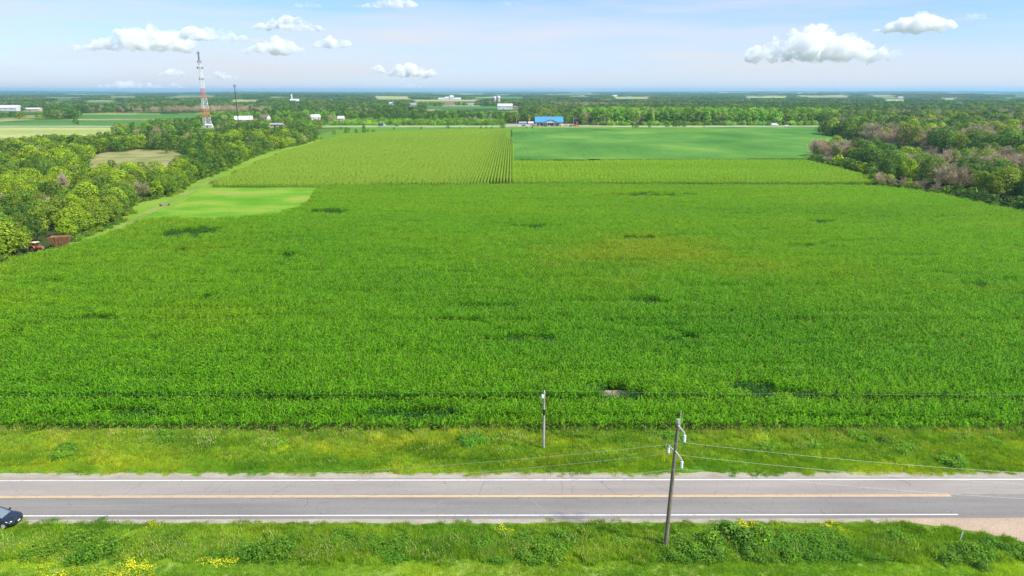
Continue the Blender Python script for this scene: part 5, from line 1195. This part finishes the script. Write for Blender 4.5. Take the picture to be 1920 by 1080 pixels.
def ch_near(x, y, r):
    n = len(x); v = (60.0-y)+.5*sn(x, y, .5, 4)    # 0 at the shoulder, 5.5 at the lawn
    i = np.where(v < 2.2, r.integers(0, 3, n), np.where(v < 3.2, r.integers(3, 6, n), r.integers(6, 9, n)))
    wd = (v > 3.0) & (sn(x, y, .45, 21)+.4*sn(x, y, 1.3, 5)+r.normal(0, .25, n) > .35-.5*(x > 12)); wd &= ~((x > 38) & (y > 55.6)); i = np.where(wd, r.integers(9, 12, n), i); i = np.where((x > 39) & (y > 55.8), r.integers(0, 6, n), i)
    fl = (sn(x, y, .33, 6)+r.normal(0, .3, n) > .75) & (v < 1.6); i = np.where(fl, 12+r.integers(0, 2, n), i)
    s = np.ones((n, 3))*r.uniform(.85, 1.15, (n, 1)); s[:, 2] *= np.where(wd, r.uniform(.45, .95, n), r.uniform(.5, .8, n)); c = tone(x, y, r, (1.05, 1.15, .75), (1.8, 1.42, .9)); c *= np.where(v < 2.0, .82, 1.0)[:, None]; c = np.where(wd[:, None], c*.8, c)
    return i, s, c
band('roadside_grass_near', 'green ditch grass and weeds on the near side of the road', 54.7, 58.95, ch_near, 4, 1.0)
def ch_lawn(x, y, r):
    n = len(x); i = r.integers(0, 3, n); fl = ((x < -26) & (sn(x, y, .45, 2)+r.normal(0, .25, n) > .05)); fl |= (x < -33) & (y > 53) & (r.random(n) < .2); fl &= r.random(n) < .6; i = np.where(fl, 12+r.integers(0, 2, n), i)
    s = np.ones((n, 3))*r.uniform(.8, 1.1, (n, 1)); s[:, 2] *= np.where(fl, .7, .8); return i, s, tone(x, y, r, (1.25, 1.25, 1.0), (2.0, 1.6, 1.3))
band('mown_grass', 'short mown grass with yellow flowers below the ditch weeds', 44, 54.2, ch_lawn, 5, 1.25)
def ch_edge(x, y, r): n = len(x); return np.where(r.random(n) < .6, r.integers(0, 3, n), r.integers(3, 6, n)), np.ones((n, 3))*r.uniform(.5, .8, (n, 1)), tone(x, y, r, (1, 1.1, .8), (1.6, 1.3, 1.1))
BME = [crown(61+s, 1.6, 1.1, 0, 8, 900, .17) for s in range(3)]
BST = trunk_mesh(9, 1.6, .03)
BUSH = [(1330, 1022, 1.7, 1.3, 'dark leafy bush beside the near wooden pole'), (1362, 1012, 2.0, 1.2, 'tallest bush of the roadside clump'), (1392, 1022, 1.9, 1.3, 'broad dark bush in the middle of the roadside clump'), (1425, 1015, 1.7, 1.2, 'end bush of the roadside clump away from the pole'), (1345, 1045, 1.3, 1.2, 'low front bush of the roadside clump'), (1400, 1045, 1.2, 1.2, 'low front bush under the broad dark one'),
        (1300, 1040, 1.1, 1.1, 'small bush at the foot of the near wooden pole'), (1778, 1055, 1.1, 1.3, 'dark spreading bush below the white marker post'), (1655, 832, 1.1, 1.2, 'small dark bush in the grass across the road'), (1480, 1050, 1.0, 1.2, 'small weed bush between roadside clump and marker post'), (1262, 1050, .9, 1.0, 'lowest weed bush just below the near wooden pole'), (1840, 1068, .9, 1.2, 'last weed bush towards the gravel track')]
for i, (px, py, h, w, lb) in enumerate(BUSH):
    x, y = G(px, py); o = empty('bush', (x, y, -.05), i*1.1, lb, 'bush'); s = h/1.6; o.scale = (s*w, s*w*.9, s)
    c = link(bpy.data.objects.new('foliage', BME[i % 3]), o); q = COLS['dark green' if i % 3 else 'mid green']; c['plant_colour'] = [q[0]*1.15, q[1]*1.35, q[2]*1.05]; link(bpy.data.objects.new('stem', BST), o)

# ------------------------------------------------------------------ clouds, above and outside the haze
def cloudmat(name, dens, nscale):
    m = bpy.data.materials.new(name); m.use_nodes = True; m.node_tree.nodes.clear(); out = N(m, 'ShaderNodeOutputMaterial'); pv = N(m, 'ShaderNodeVolumePrincipled'); L(m, pv.outputs[0], out.inputs['Volume'])
    pv.inputs['Color'].default_value = (1, 1, 1, 1); pv.inputs['Anisotropy'].default_value = .0
    n = noise_node(m, nscale, 6, .62, (1, 1, 1.3)); n2 = noise_node(m, nscale*.3, 2, .5)
    a = N(m, 'ShaderNodeMath', operation='MULTIPLY_ADD'); L(m, n2, a.inputs[0]); a.inputs[1].default_value = .5; L(m, n, a.inputs[2])
    L(m, rng(m, a.outputs[0], .66, .92, 0, dens), pv.inputs['Density']); return m
CM = {1: cloudmat('cloud_vapour', .019, .0075), 3: cloudmat('distant_cloud_vapour', .005, .0028)}
CMT = {1: cloudmat('thin_cloud_vapour', .005, .009)}
ctex = bpy.data.textures.new('cloud_lumps', 'CLOUDS'); ctex.noise_scale = 170; ctex.noise_depth = 4
def cloud(px, py, wpx, hpx, label, D=12000.0, seed=0, thin=False, peak=0.0, az=0.0):
    r = random.Random(seed*7+3); Wd = wpx/FPX*D*1.04; Hh = hpx/FPX*D*1.0; bm = bmesh.new(); n = max(7, int(wpx/hpx*4)); 
    for i in range(n):
        t = -1+2*(i+.5)/n+r.uniform(-.04, .04); env = max(.25, (1-abs(t-peak)**1.6*.75)); rad = Hh*.5*env*r.uniform(.62, .95)
        bmesh.ops.create_icosphere(bm, subdivisions=2, radius=1, matrix=Matrix.Translation((t*Wd*.46, r.uniform(-.25, .25)*Hh, rad*.55+Hh*.12*env*r.random()))@Matrix.Diagonal((max(rad, Wd/n*1.15), rad*1.2, rad, 1)))
        if r.random() < .5 and env > .6: bmesh.ops.create_icosphere(bm, subdivisions=2, radius=rad*.6, matrix=Matrix.Translation((t*Wd*.44, r.uniform(-.2, .2)*Hh, Hh*.62*env)))
    for v in bm.verts:
        if v.co.z < 0: v.co.z *= .15
    me = bpy.data.meshes.new('cloud'); bm.to_mesh(me); bm.free(); me.materials.append(CMT[1] if thin else CM[3 if D > 20000 else 1])
    o = link(bpy.data.objects.new('cloud', me)); md = o.modifiers.new('join', 'REMESH'); md.mode = 'VOXEL'; md.voxel_size = max(Hh/22, Wd/140)
    if D < 20000: dm = o.modifiers.new('lumps', 'DISPLACE'); dm.texture = ctex; dm.strength = Hh*.5; dm.mid_level = .5; dm.texture_coords = 'GLOBAL'
    el = -(PITCH+math.atan((py-540)/FPX)); u = (px-960)/FPX; fy = math.cos(PITCH)-(py-540)/FPX*math.sin(PITCH)
    x, y = u/fy*D, D; z = H0+math.tan(el)*D; p = Vector((x, y, max(z, 170)))
    if az: p = Matrix.Rotation(az, 3, 'Z')@p
    o.location = p; o.rotation_euler = (0, 0, az-math.atan(u)*.8); tag(o, label, 'cloud')
CL = [(258, 94, 190, 58, 'largest piled white cloud left of the tower top', 12000, .15), (425, 76, 160, 30, 'long low cloud joined to the largest white cloud', 12000, -.5), (540, 56, 124, 28, 'smooth lens of cloud above the other left clouds', 16000, 0), (508, 101, 108, 36, 'flat-bottomed cloud below the lens cloud', 10500, .3), (612, 89, 84, 24, 'small cloud at the right end of the left cluster', 12000, .3), (720, 15, 110, 26, 'white cloud cut by the top of the picture', 12000, .3),
      (575, 14, 56, 15, 'wispy scrap of cloud at the top left of centre', 12000, 0), (955, 10, 58, 9, 'thin cloud scrap at the very top near the middle', 12000, 0), (775, 143, 82, 34, 'puffy little cloud above the skyline left of centre', 18000, -.1), (708, 136, 32, 16, 'tiny cloud beside the puffy little cloud', 18000, 0), (776, 168, 56, 10, 'low cloud bank under the puffy little cloud', 34000, 0), (325, 142, 46, 16, 'small hazy cloud left of the lattice tower', 18000, 0),
      (410, 148, 64, 17, 'small hazy cloud between lattice tower and mast', 18000, 0), (232, 170, 130, 17, 'low white cloud bank on the left skyline', 34000, .2), (326, 170, 34, 12, 'short cloud stub on the skyline beside the long bank', 34000, 0), (1545, 112, 256, 66, 'big heaped cloud alone in the right sky', 12000, -.2), (1708, 60, 124, 42, 'cloud above and right of the big heaped one', 12000, .25), (1822, 38, 72, 14, 'thin tail cloud at the upper right', 12000, 0)]
for i, (px, py, w, h, lb, D, pk) in enumerate(CL): cloud(px, py, w, h, lb, D, i, 'scrap' in lb or 'thin' in lb, pk)

# ------------------------------------------------------------------ haze
hb = MB(); hm = bpy.data.materials.new('haze_air'); hm.use_nodes = True; hm.node_tree.nodes.clear(); ho = N(hm, 'ShaderNodeOutputMaterial'); hv = N(hm, 'ShaderNodeVolumePrincipled'); L(hm, hv.outputs[0], ho.inputs['Volume'])
hv.inputs['Color'].default_value = (.44, .74, 1.0, 1); hv.inputs['Density'].default_value = 6.8e-5; hv.inputs['Anisotropy'].default_value = .2
hb.box((0, 0, 30), (58400, 58400, 150), hm); ho_ = hb.build('haze'); tag(ho_, 'thin blue air over the far land', kind='stuff')

# things that look alike but can still be told apart by their place get it in words
_by = {}
for o in C.objects:
    if o.parent is None and o.get('group') and o.get('category') in ('car', 'truck', 'bush') and o.get('label'): _by.setdefault(o['label'], []).append(o)
for lb, os_ in _by.items():
    if 1 < len(os_) < 10:
        os_.sort(key=lambda o: proj(o.location.x, o.location.y, 0)[0])
        for j, o in enumerate(os_): o['label'] = (ORD[j] if j == 0 else ORD[j]+'-from-left')+' '+lb
